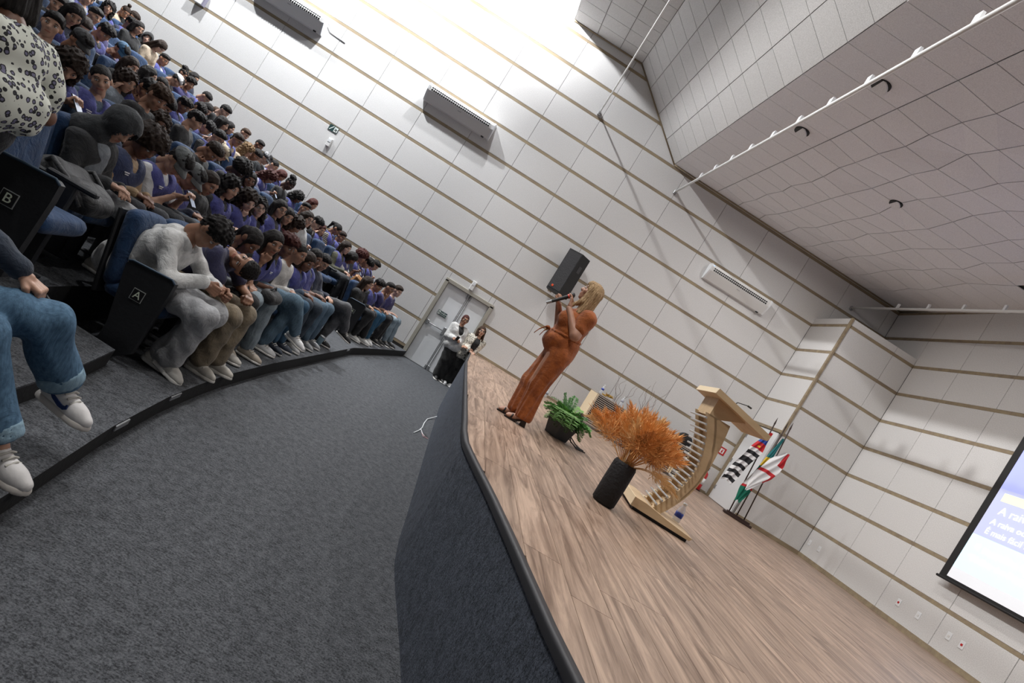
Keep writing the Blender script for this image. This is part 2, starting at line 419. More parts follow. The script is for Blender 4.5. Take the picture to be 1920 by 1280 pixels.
# --- back wall behind the stage, plane x = XB
def wall_x(y, z): return Matrix(((0, 1, 0, XB), (1, 0, 0, y), (0, 0, 1, z), (0, 0, 0, 1)))
m = MB(); m.box((XB + .15, -7.6, 5.0), (.22, 15.6, 10.2)); wall_back = m.obj('wall_back', M_joint)
tag(wall_back, 'pale panelled wall behind the stage, holding the screen', 'wall', kind='structure')
cells = []
for j in range(0, 10):
    y1 = -BD - .0 - j * PX + (.0 if j else 0); y0 = -BD - (j + 1) * PX
    for zc in zs:
        z0, z1 = zc + .035, zc + PZ - .035
        if z0 < ST - .05 or z0 > 7.1: continue
        cells.append((y0, y1, z0, z1))
for zc in zs:
    z0, z1 = zc + .035, min(zc + PZ - .035, 7.4)
    if 5.7 < z0 < 7.1: cells += [(-BD, 0, z0, z1)]
cells = [c for c in cells if any(seen(XB, y, z) for y in c[:2] for z in c[2:])]
wall_panels(wall_back, wall_x, cells)
for zc in zs:
    if ST - .1 < zc < 7.4:
        y1 = -BD if zc < 5.9 else 0
        m = MB(); m.box((XB + .012, (y1 - 13) / 2, zc), (.018, abs(-13 - y1), .066)); m.obj('batten', M_batten, wall_back)
# --- boxed pilaster in the corner
ZT = 6.02
m = MB(); m.box(((XC + XB) / 2 + .12, -BD / 2 + .05, ZT / 2 + .3), (XB - XC + .2, BD + .06, ZT - .64)); pil = m.obj('wall_pilaster', M_joint)
tag(pil, 'boxed pilaster filling the corner between side and back wall', 'wall', kind='structure')
def face_x(y, z): return Matrix(((0, 1, 0, XC), (1, 0, 0, y), (0, 0, 1, z), (0, 0, 0, 1)))
def face_y(x, z): return Matrix.Translation((x, -BD, z))
for i, zc in enumerate(zs):
    z0, z1 = zc + .035, min(zc + PZ - .035, ZT)
    if z0 < ST - .05 or z0 > ZT - .05: continue
    if z0 > 3.0: wall_panels(pil, face_x, [(-BD, 0, z0, z1)])
    elif z1 > 3.15: wall_panels(pil, face_x, [(-BD, 0, 3.12, z1)])
    wall_panels(pil, face_y, [(XC + .03, XC + PX, z0, z1), (XC + PX, XB, z0, z1)])
    if zc > ST:
        m = MB(); m.box(((XC + XB) / 2, -BD + .012, zc), (XB - XC, .018, .066)); m.obj('batten', M_batten, pil)
        if zc > 3.1:
            m = MB(); m.box((XC + .012, -BD / 2, zc), (.018, BD, .066)); m.obj('batten', M_batten, pil)
m = MB(); m.box((XC + .004, -BD - .004, (3.0 + ZT) / 2), (.06, .06, ZT - 3.0), ch=.008); m.obj('corner_bead', M_batten, pil)
# --- the walls behind and beside the camera, and the hall ceiling over the seats (out of frame; they close the room)
for nm, c, d, lb in (('wall_right', (-.9, -15.7, 5.2), (27, .2, 10.6), 'plain pale side wall behind the camera'),
                     ('wall_rear', (-14.2, -7.7, 5.2), (.2, 16, 10.6), 'plain pale wall behind the last row')):
    m = MB(); m.box(c, d); tag(m.obj(nm, mat('plain_wall', (.32, .32, .32), .9)), lb, 'wall', kind='structure')

# --- ceilings: strips of panels running across the hall; every panel an object
def cpt(x, y, z): return (x + Dx * y, y, z + Dz * y)
M_ceil_dim = mat('bulkhead_panel_dimmed', (.62, .615, .61), .95, 'panel', col2=(.46, .455, .45))  # same panels as the stage ceiling's, darkened against the strong lamp light
def ceiling(name, label, cols, jit=0., seed=3, yend=-11.0):
    """cols: list of (x, z) from the stage side; panels between neighbours"""
    m = MB(); n = len(cols)
    up = [(x, z + .09) for x, z in cols]
    poly = [cpt(x, 0.1, z + .03) for x, z in cols] + [cpt(x, -15.6, z + .03) for x, z in cols]
    m.add(poly, [(i, i + 1, n + i + 1, n + i) for i in range(n - 1)])
    root = m.obj(name, M_joint); tag(root, label, 'ceiling', kind='structure')
    r = random.Random(seed); ny = int(round(-yend / .5))
    P = {}
    for i, (x, z) in enumerate(cols):
        for j in range(ny + 1):
            a = jit if (0 < i < n - 1 and j > 0) else 0
            if jit and i == 1: a = 0
            P[i, j] = np.array(cpt(x + r.uniform(-1, 1) * a * .9, -.5 * j + r.uniform(-1, 1) * a * .5, z - r.random() * a * .95))
    k = 0
    for i in range(n - 1):
        for j in range(ny):
            q = [P[i, j], P[i + 1, j], P[i + 1, j + 1], P[i, j + 1]]
            c = sum(q) / 4
            if not seen(*c, m=60): continue
            q2 = []
            for p in q:
                d = p - c; L = np.linalg.norm(d); q2.append(p - d / L * .0085)
            nn = np.cross(q2[1] - q2[0], q2[2] - q2[0]); nn /= np.linalg.norm(nn)
            if nn[2] < 0: nn = -nn
            b = MB(); vs = q2 + [p + nn * .016 for p in q2]
            fs = [(0, 1, 2), (0, 2, 3)] if r.random() < .5 else [(0, 1, 3), (1, 2, 3)]
            if not jit: fs = [(0, 1, 2, 3)]
            b.add(vs, fs + [(0, 1, 5, 4), (1, 2, 6, 5), (2, 3, 7, 6), (3, 0, 4, 7)]); b.obj('panel', M_ceil if jit else M_ceil_dim, root); k += 1
    return root
CZ = 7.31
ceiling('ceiling', 'low faceted panel ceiling over the stage', [(5.72, CZ), (6.94, CZ), (7.56, CZ), (8.17, CZ), (8.79, CZ), (9.4, CZ), (10.03, CZ), (10.68, CZ), (11.32, CZ), (12.6, CZ)], .085)
ceiling('ceiling', 'sloping bulkhead of pale panels between the two ceiling levels', [(3.79, 8.90), (4.27, 8.50), (4.76, 8.10), (5.24, 7.70), (5.72, CZ)])
ceiling('ceiling', 'narrow upper ceiling strip of pale panels before the bulkhead', [(1.90, 8.88), (2.53, 8.885), (3.16, 8.89), (3.79, 8.90)])
ceiling('ceiling', 'tilted end face of the upper ceiling strip', [(1.45, 9.17), (1.90, 8.88)])
m = MB()
for a, b in (((1.45, 9.17), (1.2, 10.0)), ((1.2, 10.0), (-14.3, 10.0))):
    m.add([cpt(a[0], .1, a[1]), cpt(b[0], .1, b[1]), cpt(b[0], -15.7, b[1]), cpt(a[0], -15.7, a[1])], [(0, 1, 2, 3)])
tag(m.obj('ceiling', mat('plain_ceiling', (.35, .35, .35), .9), fix=False), 'plain high ceiling over the seating', 'ceiling', kind='structure')
for i, (a, b) in enumerate((((1.90, 8.88), (3.79, 8.90)), ((3.79, 8.90), (5.72, CZ)), ((5.72, CZ), (12.43, CZ)))):
    t = MB(); t.tube([(a[0], -.02, a[1] - .015), (b[0], -.02, b[1] - .015)], .022, 4)
    tag(t.obj('trim_%d' % (i + 1), M_batten), 'thin brown edge trim where the ceiling meets the side wall, piece %s' % ('above the upper strip', 'along the bulkhead', 'over the stage')[i], 'trim', kind='structure')
t = MB(); t.tube([(XB - .03, 0, CZ - .02), (XB - .03, -12, CZ - .02 - .0)], .02, 4)
tag(t.obj('trim_4', M_batten), 'thin brown edge trim along the top of the back wall', 'trim', kind='structure')
for i, (x, y) in enumerate(((6.64, -6.21), (6.65, -4.26), (8.80, -4.01), (5.93, -7.85))):
    d = empty('ceiling_speaker', cpt(x - Dx * y, y, CZ - .02 if i < 3 else CZ - .02))
    tag(d, ('round ceiling speaker cover hanging open, nearest the camera on the long rail', 'round ceiling speaker cover beside the rail, nearer the side wall', 'round ceiling speaker with a dark ring in the faceted ceiling', 'round ceiling speaker cover cut by the top right edge of the photo')[i], 'speaker', 'round covers in the stage ceiling')
    b = MB(); b.cyl((0, 0, -.002), (0, 0, .02), .125 if i != 2 else .11, n=24); b.obj('opening', M_dark, d)  # dark disc, seen as a ring round the cover
    b = MB(); b.cyl((-.012, 0, -.022), (-.004, 0, -.006), .118 if i != 2 else .098, n=24); b.obj('cover', M_ceil, d)

# --- hall floor, seating tiers
m = MB(); m.box((-.9, -7.7, -.1), (27, 16, .2)); floor = m.obj('floor', M_carpet); tag(floor, 'grey carpeted hall floor between the tiers and the stage', 'floor', kind='structure')
FRX = [-14, -11.3, -10.4, -9.6, -8.7, -7.5, -3.7, -2.0, 0.1]; FRV = [3.05, 2.60, 2.40, 2.27, 2.185, 2.15, 2.15, 2.35, 2.63]
def front(y): return float(np.interp(y, FRX, FRV))
RUN, RISE, T0 = .92, .235, .14
RISES = [0, .30, .51, .73]
def tier(k): return T0 + (RISES[k] if k < 4 else .73 + RISE * (k - 3))
ys = [-15.6] + list(np.linspace(-14.5, -.02, 40))
for k in range(13):
    a, b = MB(), MB(); n = len(ys); z = tier(k); zl = z - (T0 if k == 0 else .30) - .03
    vs = [(front(y) - RUN * k, y, z) for y in ys] + [(front(y) - RUN * (k + 1) - .02, y, z) for y in ys]
    a.add(vs, [(i, i + 1, n + i + 1, n + i) for i in range(n - 1)])
    o = a.obj('floor', M_carpet, fix=False); tag(o, 'carpeted seating tier under row %s' % 'ABCDEFGHIJKLM'[k], 'floor', kind='structure')
    for p in o.data.polygons: pass
    vs = [(front(y) - RUN * k, y, z - .002) for y in ys] + [(front(y) - RUN * k - .012, y, max(zl, -.02)) for y in ys] + [(front(y) - RUN * k - .03, y, z - .002) for y in ys] + [(front(y) - RUN * k - .03, y, max(zl, -.02)) for y in ys]
    b.add(vs, [(i, i + 1, n + i + 1, n + i) for i in range(n - 1)] + [(2 * n + i, 2 * n + i + 1, i + 1, i) for i in range(n - 1)])
    r = b.obj('riser', M_riser, o)
    if k == 0:
        for yy in (-9.55, -10.3, -4.1):
            e = MB(); xx = front(yy); dx = (front(yy + .1) - front(yy - .1)) / .2; an = math.atan2(1, dx)
            e.box((0, 0, 0), (.16, .012, .035), ch=.003); e.obj('step_light', M_grey, o, (xx + .004, yy, .115), (0, 0, an))
# steps of the near aisle (half steps standing on the tiers)
def step(poly, z0, z1, label):
    m = MB(); m.prism(poly, z0, z1 - .012, lambda a, b, h: (a, b, h)); s = m.obj('step', M_riser); tag(s, label, 'step', kind='structure')
    m = MB(); m.prism(poly, z1 - .012, z1, lambda a, b, h: (a, b, h)); m.obj('tread', M_carpet, s)
step([(1.30, -9.70), (1.87, -9.76), (2.03, -10.36), (2.14, -10.95), (1.5, -11.1), (1.33, -10.3)], T0, .262, 'carpeted half step in the aisle beside the first row')
step([(.40, -9.95), (.98, -9.98), (1.12, -10.5), (1.24, -11.1), (.55, -11.2), (.43, -10.5)], tier(1), tier(1) + .12, 'carpeted half step in the aisle beside the second row')
e = MB(); e.box((0, 0, 0), (.05, .012, .17), ch=.003); tag(e.obj('step_light', M_grey, None, (1.36, -9.86, .30), (0, .5, .1)), 'slim grey step light on the dark riser of the aisle', 'light')

# --- the stage: carpeted front, rubber nosing, laminate boards
EDGE = [(3.905, 0.0), (3.905, -3.6), (3.985, -6.2), (4.04, -7.75), (4.085, -9.0), (4.095, -9.45), (4.125, -9.85), (4.20, -10.2), (4.30, -10.62), (4.41, -11.17), (4.515, -11.74), (4.58, -12.02), (4.78, -12.9), (5.1, -14.2), (5.4, -15.6)]
EX = np.array([p[0] for p in EDGE]); EY = np.array([p[1] for p in EDGE])
def edge(y): return float(np.interp(-y, -EY, EX))
yv = list(np.linspace(0, -15.6, 90)); n = len(yv)
m = MB()
vs = [(edge(y) - .0, y, ST - .035) for y in yv] + [(edge(y) + .02, y, -.01) for y in yv]
m.add(vs, [(i, i + 1, n + i + 1, n + i) for i in range(n - 1)])
stage = m.obj('floor', M_carpet2, fix=False); tag(stage, 'raised stage with carpeted front and laminate board floor', 'floor', kind='structure')
m = MB(); ring = []
for dx, z in ((-.006, ST - .042), (-.008, ST - .014), (-.002, ST + .0015), (.028, ST + .002), (.028, ST - .03)): ring.append([(edge(y) + dx, y, z) for y in yv])
vs = [p for r_ in ring for p in r_]; m.add(vs, [(k * n + i, k * n + i + 1, (k + 1) * n + i + 1, (k + 1) * n + i) for k in range(4) for i in range(n - 1)], 0, True)
m.obj('nosing', mat('rubber_nosing', (.022, .022, .026), .55), stage)
m = MB(); m.add([(edge(y) + .02, y, ST - .016) for y in yv] + [(XB, y, ST - .016) for y in yv], [(i, n + i, n + i + 1, i + 1) for i in range(n - 1)]); m.obj('subfloor', mat('subfloor', (.12, .08, .055), .8), stage, fix=False)
# boards run across the hall (along y); each near board is its own piece
BW, BL = .196, 1.38; rr = random.Random(5); boards = []; far = MB()
def clipx(x0, x1, y0, y1):
    out = []; ysn = [y for y in np.linspace(y0, y1, 25 if x0 < 5.6 else 2) if edge(y) + .026 < x1 - .012]
    if len(ysn) < 2: return None
    L_ = [max(x0, edge(y) + .026) for y in ysn]
    return [(min(l, x1 - .004), y) for l, y in zip(L_, ysn)] + [(x1, ysn[-1]), (x1, ysn[0])]
kx = 0; x = 3.88
while x < XB:
    x1 = min(x + BW, XB); off = rr.random() * BL; y = off
    while y > -13.2:
        ya, yb = min(y, 0.0), max(y - BL, -13.2)
        if ya - yb > .05:
            pl = clipx(x, x1 - .0025, yb + .0015, ya - .0015)
            if pl and any(seen(px_, py_, ST, 30) for px_, py_ in pl):
                boards.append((-np.linalg.norm(np.array(((x + x1) / 2, (ya + yb) / 2, ST)) - np.array(CAM)), pl))
        y -= BL
    x = x1
boards.sort(key=lambda b: -b[0])
for i, (d, pl) in enumerate(boards):
    if i < 295:
        b = MB(); b.prism(pl, -.012, 0, lambda a, c, h: (a, c, ST + h)); b.obj('board', M_wood, stage)
    else: far.prism(pl, -.012, 0, lambda a, c, h: (a, c, ST + h))
if far.v: tag(far.obj('board_field', M_wood, stage), kind='stuff')
m = MB(); m.box((XB - .012, -7.2, ST + .045), (.02, 11.6, .09)); tag(m.obj('baseboard_back', M_batten), 'beige skirting board along the back wall of the stage', 'baseboard', kind='structure')
m = MB(); m.box((XC + .9, -BD - .012, ST + .045), (1.72, .02, .09)); tag(m.obj('baseboard_pilaster', M_batten), 'beige skirting board along the pilaster', 'baseboard', kind='structure')
m = MB(); m.box((7.2, -.012, ST + .03), (6.8, .02, .06)); tag(m.obj('baseboard_left', M_batten), 'beige skirting board along the side wall of the stage', 'baseboard', kind='structure')

# --- white double door by the stage
d = empty('door_1', (door[0], 0, 0)); tag(d, 'white steel double door with push bars in the side wall', 'door', kind='structure')
W, H = door[1] - door[0], door[2]
m = MB(); m.box((-.0, .03, H / 2), (.09, .14, H), ch=.006); m.box((W, .03, H / 2), (.09, .14, H), ch=.006); m.box((W / 2, .03, H), (W + .09, .14, .09), ch=.006); m.obj('door_frame', M_frame, d)
for i, (a, b) in enumerate(((.05, W * .53), (W * .53 + .012, W - .05))):
    m = MB(); m.box(((a + b) / 2, .05, H / 2 - .02), (b - a, .045, H - .06), ch=.004); lf = m.obj('door_leaf', M_white, d)
    m = MB(); zb = 1.0; xe = b - .1 if i == 0 else a + .1; xs = a + .06 if i == 0 else b - .06
    m.tube([(xs, -.005, zb), (xe, -.005, zb)], .014, 8); m.box((xe, .005, zb), (.07, .07, .2), ch=.012); m.box((xs, .005, zb), (.06, .06, .12), ch=.012); m.obj('push_bar', M_grey, lf)
    m = MB(); xe2 = b - .03 if i == 0 else a + .03; m.box((xe2, .015, .06), (.05, .04, .12), ch=.008); m.box((xe2, .015, H - .1), (.05, .04, .12), ch=.008); m.box((xe2, .022, H / 2), (.012, .012, H - .2)); m.obj('bolt', M_grey, lf)
M_sg = mat('sign_green', (.012, .045, .045), .5); M_sw = mat('sign_white', (.8, .85, .82), .5)
def flat_text(root, txt, size, loc, m_, name='lettering', X=(1, 0, 0), Z=(0, 0, 1), align='CENTER'):
    Y = np.cross(X, Z); o = link(name, text_mesh(txt, size, m_, .0015, align), root); o.matrix_local = basis(loc, X, Z, Y); return o
sg = empty('exit_sign', (2.866, .014, 1.335)); tag(sg, 'small dark green exit sign reading SAIDA on the door leaf', 'sign')
m = MB(); m.box((0, 0, 0), (.235, .006, .11)); m.obj('plate', M_sg, sg)
flat_text(sg, 'SAÍDA', .058, (.04, -.004, .012), M_sw); m = MB(); m.box((-.082, -.004, 0), (.05, .003, .085)); m.obj('pictogram', M_sw, sg)
m = MB(); m.tube([(-.098, -.006, .03), (-.085, -.006, .0), (-.07, -.006, -.03)], .006, 5); m.tube([(-.1, -.006, -.01), (-.08, -.006, .012), (-.066, -.006, .005)], .005, 5); m.obj('running_figure', M_sg, sg)
flat_text(sg, 'EMPURRE A BARRA', .02, (.04, -.004, -.032), M_sw)
el = empty('emergency_light', (3.14, -.03, 2.285)); tag(el, 'white emergency light box on the wall above the door corner', 'light')
m = MB(); m.box((0, 0, 0), (.10, .06, .235), ch=.01); m.obj('housing', M_offwhite, el); m = MB(); m.box((0, -.032, .05), (.07, .006, .08), ch=.002); m.obj('diffuser', M_white, el)
sg = empty('direction_sign', (-1.51, -.006, 3.68)); tag(sg, 'square green and white escape stairs sign high on the side wall', 'sign')
m = MB(); m.box((0, 0, 0), (.235, .006, .145)); m.obj('plate', M_sg, sg)
m = MB(); m.add([(-.10, -.004, -.055), (-.02, -.004, .055), (.0, -.004, .055), (-.08, -.004, -.055)], [(0, 1, 2, 3)]); m.box((.06, -.005, 0), (.09, .002, .115)); m.obj('pictogram', M_sw, sg)
m = MB(); m.tube([(.035, -.007, .04), (.06, -.007, .0), (.085, -.007, -.045)], .007, 5); m.tube([(.03, -.007, -.02), (.06, -.007, .015), (.09, -.007, .01)], .006, 5); m.obj('running_figure', M_sg, sg)
el = empty('emergency_light', (-1.43, -.03, 3.355)); tag(el, 'white emergency light box on the wall under the green stairs sign', 'light')
m = MB(); m.box((0, 0, 0), (.10, .06, .205), ch=.01); m.obj('housing', M_offwhite, el); m = MB(); m.box((0, -.032, .04), (.07, .006, .07), ch=.002); m.obj('diffuser', M_white, el)
el = empty('junction_box', (-5.5, -.05, 4.62)); tag(el, 'white box with dark edge on the wall at the top edge of the photo', 'box')
m = MB(); m.box((0, 0, 0), (.24, .1, .36), ch=.012); m.obj('housing', M_offwhite, el); m = MB(); m.box((.11, -.01, 0), (.03, .1, .36)); m.obj('edge', mat('violet_grey', (.2, .19, .25), .5), el)

# --- white door at the foot of the pilaster, with its frame
d = empty('door_2', (XC, 0, ST)); tag(d, 'white door with dark striped vent beside the flags', 'door', kind='structure')
m = MB(); m.box((-.01, -.08, 1.06), (.06, .13, 2.14), ch=.006); m.box((-.01, -.72, 2.13), (.06, 1.42, .07), ch=.006); m.obj('door_frame', M_batten, d)
m = MB(); m.box((.0, -.75, 1.045), (.045, 1.20, 2.07), ch=.004); lf = m.obj('door_leaf', M_white, d)
m = MB(); m.box((-.03, -.2, .3), (.012, .03, .1)); m.box((-.03, -.2, 1.75), (.012, .03, .1)); m.box((-.03, -.2, 1.05), (.012, .03, .1)); m.obj('hinge', M_grey, lf)
m = MB(); m.tube([(-.03, -.45, 1.98), (-.09, -.6, 1.99), (-.03, -.75, 2.0)], .008, 6); m.box((-.045, -.42, 1.98), (.06, .2, .05), ch=.008); m.obj('door_closer', M_grey, lf)

# --- ceiling rails and their shadows' makers
def rail(x, z, r, label, clamps=0, gap=.5, yend=-13.5, tabs=.05):
    o = MB(); a = (x, -.02, z); b = (x + Dx * yend, yend, z + Dz * yend); o.tube([a, b], r, 8)
    root = o.obj('ceiling_rail', M_offwhite); tag(root, label, 'rail')
    b = MB(); b.box((x, -.03, z - .01), (.07, .06, .10), ch=.008); b.obj('wall_bracket', M_grey, root)
    if clamps:
        cm = MB(); cm.box((0, 0, .06), (.035, tabs, .12)); cm = cm.mesh('clamp', M_white)
        for i in range(clamps):
            y = -1.55 - i * gap * 1.22; link('clamp', cm, root, (x + Dx * y, y, z + Dz * y))
    return root
rail(3.545, 7.35, .016, 'thin white ceiling pipe fixed to the side wall before the bulkhead')
rail(6.08, 6.76, .028, 'long white ceiling rail with clamps under the stage ceiling', 14, .62, tabs=.09)
rail(11.3, 6.72, .028, 'white pipe running along the top of the back wall', 5, .7)
# ================================================================ THINGS ON THE WALLS AND ON THE STAGE
M_lwood = mat('light_plywood', (.62, .46, .28), .55, 'grain', col2=(.50, .35, .20), scale=.5)
M_lwood_e = mat('plywood_edge', (.80, .66, .45), .55)
M_alu = mat('brushed_aluminium', (.62, .63, .64), .35, metal=.7)
M_red = mat('signal_red', (.48, .012, .015), .35)
M_black = mat('matt_black', (.008, .008, .009), .55)
M_glass = mat('clear_plastic', (.93, .96, 1), .08, 'glass')
M_wpaper = mat('white_paper', (.8, .8, .8), .7)

def ac_unit(x0, x1, z0, label):
    r = empty('air_conditioner', ((x0 + x1) / 2, 0, z0)); tag(r, label, 'air conditioner'); hw = (x1 - x0) / 2
    prof = [(0, .375), (-.19, .375), (-.235, .345), (-.24, .30), (-.225, .205), (-.19, .15), (-.09, .0), (0, -.01)]
    m = MB(); m.prism(prof, -hw + .03, hw - .03, lambda a, b, h: (h, a, b)); m.obj('body', M_offwhite, r)
    for s in (-1, 1):
        m = MB(); p2 = [(a * 1.03, b + (.006 if b > .2 else -.006)) for a, b in prof]
        m.prism(p2, s * hw - s * .04, s * hw, lambda a, b, h: (h, a, b)); m.obj('end_cap', M_white, r)
    m = MB(); m.add([(-hw + .09, -.242, .30), (hw - .12, -.242, .30), (hw - .12, -.229, .222), (-hw + .09, -.229, .222)], [(0, 1, 2, 3)]); m.obj('outlet', M_black, r)
    m = MB()
    for t in (.5,): m.box((-.015, -.2395, .262), (2 * hw - .22, .012, .012), ch=.002)
    n = 30
    for i in range(n + 1):
        x = -hw + .09 + (2 * hw - .21) * i / n; m.box((x, -.238, .262), (.007, .010, .078))
    m.obj('louvres', M_offwhite, r)
    m = MB(); m.box((-.0, -.2, .163), (.09, .004, .012)); m.obj('badge', M_grey, r)
    m = MB(); m.box((-hw + .06, -.235, .335), (.03, .008, .012)); m.obj('status_light', mat('led_blue', (.3, .55, 1), .4, emit=1.5), r)
    m = MB(); m.box((hw - .16, -.085, -.012), (.07, .03, .03), ch=.005); m.obj('drain_stub', M_black, r)
    return r
ac_unit(-.11, 1.66, 5.375, 'white air conditioner in the middle of the side wall, above the seated crowd')
a = ac_unit(-4.60, -2.83, 5.345, 'white air conditioner at the top edge of the photo, leftmost of three')
ac_unit(7.72, 9.46, 5.375, 'white air conditioner on the side wall over the stage, rightmost of three')
m = MB(); m.tube([(-2.83, -.03, 5.66), (-2.72, -.03, 5.58), (-2.5, -.012, 5.52), (-2.3, -.008, 5.50)], .008, 6); m.obj('cable', M_grey, a).matrix_parent_inverse = a.matrix_basis.inverted()

# black loudspeaker on the side wall
sp = empty('loudspeaker', (4.9, -.42, 3.13)); tag(sp, 'black loudspeaker hanging on the side wall behind the speaking woman', 'loudspeaker')
poly = [(-.29, -.17), (.0, -.25), (.27, .06), (.20, .26), (-.16, .26)]
poly = [(-.30, -.03), (-.04, -.22), (.25, -.02), (.22, .25), (-.18, .25)]
poly = [(-.29, -.06), (.03, -.20), (.27, .02), (.17, .26), (-.22, .22)]
m = MB(); m.prism(poly, 0, 1.06, lambda a, b, h: (a, b, h)); m.obj('cabinet', M_black, sp)
e0, e1 = np.array((-.29, -.06)), np.array((.03, -.20)); t = e1 - e0; nn = np.array((t[1], -t[0])); nn /= np.linalg.norm(nn)
g = MB(); q0, q1 = e0 + t * .05 + nn * .006, e0 + t * .95 + nn * .006
g.prism([(*q0,), (*q1,), (*(q1 - nn * .01),), (*(q0 - nn * .01),)], .05, 1.02, lambda a, b, h: (a, b, h)); g.obj('grille', mat('speaker_grille', (.03, .03, .033), .7, 'plain', bump=.8), sp)
c = e0 + t * .30 + nn * .012; m = MB(); m.box((*c, .11), (.05, .01, .05), R=np.array(((t[0], nn[0], 0), (t[1], nn[1], 0), (0, 0, 1))) / np.array((np.linalg.norm(t), 1, 1)), ch=.006); m.obj('badge', mat('orange_badge', (.75, .09, .03), .4), sp)
m = MB(); e2 = np.array((.27, .02)); t2 = e2 - e1; n2 = np.array((t2[1], -t2[0])); n2 /= np.linalg.norm(n2); c = e1 + t2 * .5 + n2 * .003; R2 = np.array(((t2[0] / np.linalg.norm(t2), n2[0], 0), (t2[1] / np.linalg.norm(t2), n2[1], 0), (0, 0, 1)))
m.box((*c, .72), (.11, .006, .17), R=R2, ch=.002); m.obj('connector_plate', mat('connector_plate', (.05, .05, .055), .4), sp)
m = MB(); m.box((.02, .31, .5), (.12, .18, .2), ch=.01); m.obj('bracket', M_grey, sp)
m = MB(); m.box((-.15, .33, .02), (.10, .06, .06), ch=.005); m.obj('corner_bracket', M_batten, sp)

# fire extinguisher, its sign
ex = empty('fire_extinguisher', (10.27, -.2, ST)); tag(ex, 'red fire extinguisher on the stage floor by the side wall', 'extinguisher')
m = MB(); m.lathe([(.0, .0), (.075, .005), (.082, .03), (.082, .40), (.07, .46), (.03, .50), (.025, .53), (0, .53)]); m.obj('cylinder', M_red, ex)
m = MB(); m.lathe([(.0835, .17), (.0835, .33)]); m.obj('label_band', M_wpaper, ex)
m = MB(); m.box((0, 0, .56), (.05, .05, .06), ch=.008); m.box((-.02, -.05, .60), (.02, .13, .02), ch=.004); m.box((-.02, -.05, .565), (.02, .11, .015), ch=.004); m.obj('valve', M_black, ex)
m = MB(); m.tube([(0, -.03, .57), (-.02, -.06, .72), (-.04, .02, .80), (-.05, .10, .74), (-.06, .13, .58), (-.07, .11, .40), (-.07, .10, .26)], .014, 8); m.obj('hose', mat('hose_maroon', (.10, .008, .012), .5), ex)
m = MB(); m.cyl((0, 0, -.0), (0, 0, .02), .11, n=20); m.obj('stand', M_black, ex)
sg = empty('extinguisher_sign', (10.42, -.006, 2.06)); tag(sg, 'small red and white extinguisher sign on the wall', 'sign')
m = MB(); m.box((0, 0, 0), (.19, .006, .19)); m.obj('plate', M_red, sg)
m = MB(); m.box((0, -.004, 0), (.105, .003, .12)); m.obj('field', M_wpaper, sg); m = MB(); m.box((.0, -.007, -.012), (.035, .003, .065)); m.box((.01, -.007, .035), (.05, .003, .012)); m.obj('pictogram', M_red, sg)
m = MB(); m.box((0, 0, .28), (.12, .10, .54), ch=.02); m.box((0, -.052, .3), (.08, .004, .2)); o = m.obj('fire_hose_case', mat('dark_red_case', (.14, .006, .01), .5), None, (9.93, -.12, ST)); tag(o, 'dark red slim case on the floor behind the lectern', 'case')

# low desks with slatted fronts along the side wall
def desk(x0, x1, ya, yb, label, h=.755, nsl=17):
    r = empty('slatted_desk', (x0, ya, ST)); tag(r, label, 'desk'); L = x1 - x0; D = yb - ya
    m = MB(); m.box((L / 2, D / 2, h - .015), (L, D, .03), ch=.004); m.obj('desk_top', mat('desk_top_grey', (.40, .36, .32), .5), r)
    for x in (.025, L - .025):
        m = MB(); m.box((x, D / 2, (h - .03 + .18) / 2), (.05, D, h - .03 - .18), ch=.004); m.obj('side_panel', M_lwood_e, r)
        m = MB(); m.box((x + (.03 if x < L / 2 else -.03), D * .4, .09), (.05, .30, .18)); m.obj('leg', M_black, r)
    m = MB(); m.box((L / 2, .05, (h + .1) / 2), (L - .1, .012, h - .16)); m.obj('shade_backing', mat('desk_shadow', (.05, .04, .035), .8), r)  # dark sheet paints the shade behind the slats
    sl = MB(); sl.box((0, 0, 0), (L - .02, .028, .016)); sl = sl.mesh('slat', mat('slat_greige', (.46, .41, .36), .5))
    for i in range(nsl): link('slat', sl, r, (L / 2, .012, .07 + (h - .12) * i / (nsl - 1)))
    for x in (L * .42, L * .47):
        m = MB(); m.box((x, -.012, h * .45), (.035, .03, h * .75), ch=.004); m.obj('upright', M_lwood_e, r)
    return r
desk(6.70, 8.20, -1.45, -.72, 'slatted desk with pale wooden side panel beside the fern, holding a gold ornament')
desk(8.54, 9.5, -1.38, -.72, 'slatted desk behind the dried grasses, second from the fern')
ch = empty('office_chair', (9.28, -.46, ST)); tag(ch, 'dark rounded chair back behind the far slatted desk', 'chair')
m = MB(); m.ell((0, 0, .86), (.21, .05, .17), nu=16, nv=10); m.obj('backrest', M_dark, ch); m = MB(); m.cyl((0, .05, .45), (0, .04, .8), .025); m.obj('back_post', M_dark, ch)
m = MB(); m.ell((0, -.0, .46), (.24, .22, .05), nu=16, nv=8); m.obj('seat', M_dark, ch); m = MB(); m.cyl((0, 0, .05), (0, 0, .44), .03); m.obj('column', M_grey, ch)
m = MB()
for i in range(5): a_ = i * 1.2566; m.tube([(0, 0, .08), (.14 * math.cos(a_), .14 * math.sin(a_), .07), (.25 * math.cos(a_), .25 * math.sin(a_), .03)], .018, 6)
m.obj('foot_star', M_dark, ch)
gd = empty('gold_ornament', (7.03, -1.1, ST + .755)); tag(gd, 'gold leafy table ornament lying on the slatted desk', 'ornament')
M_gold = mat('gold_foil', (.62, .40, .10), .3, metal=.8); r_ = random.Random(2)
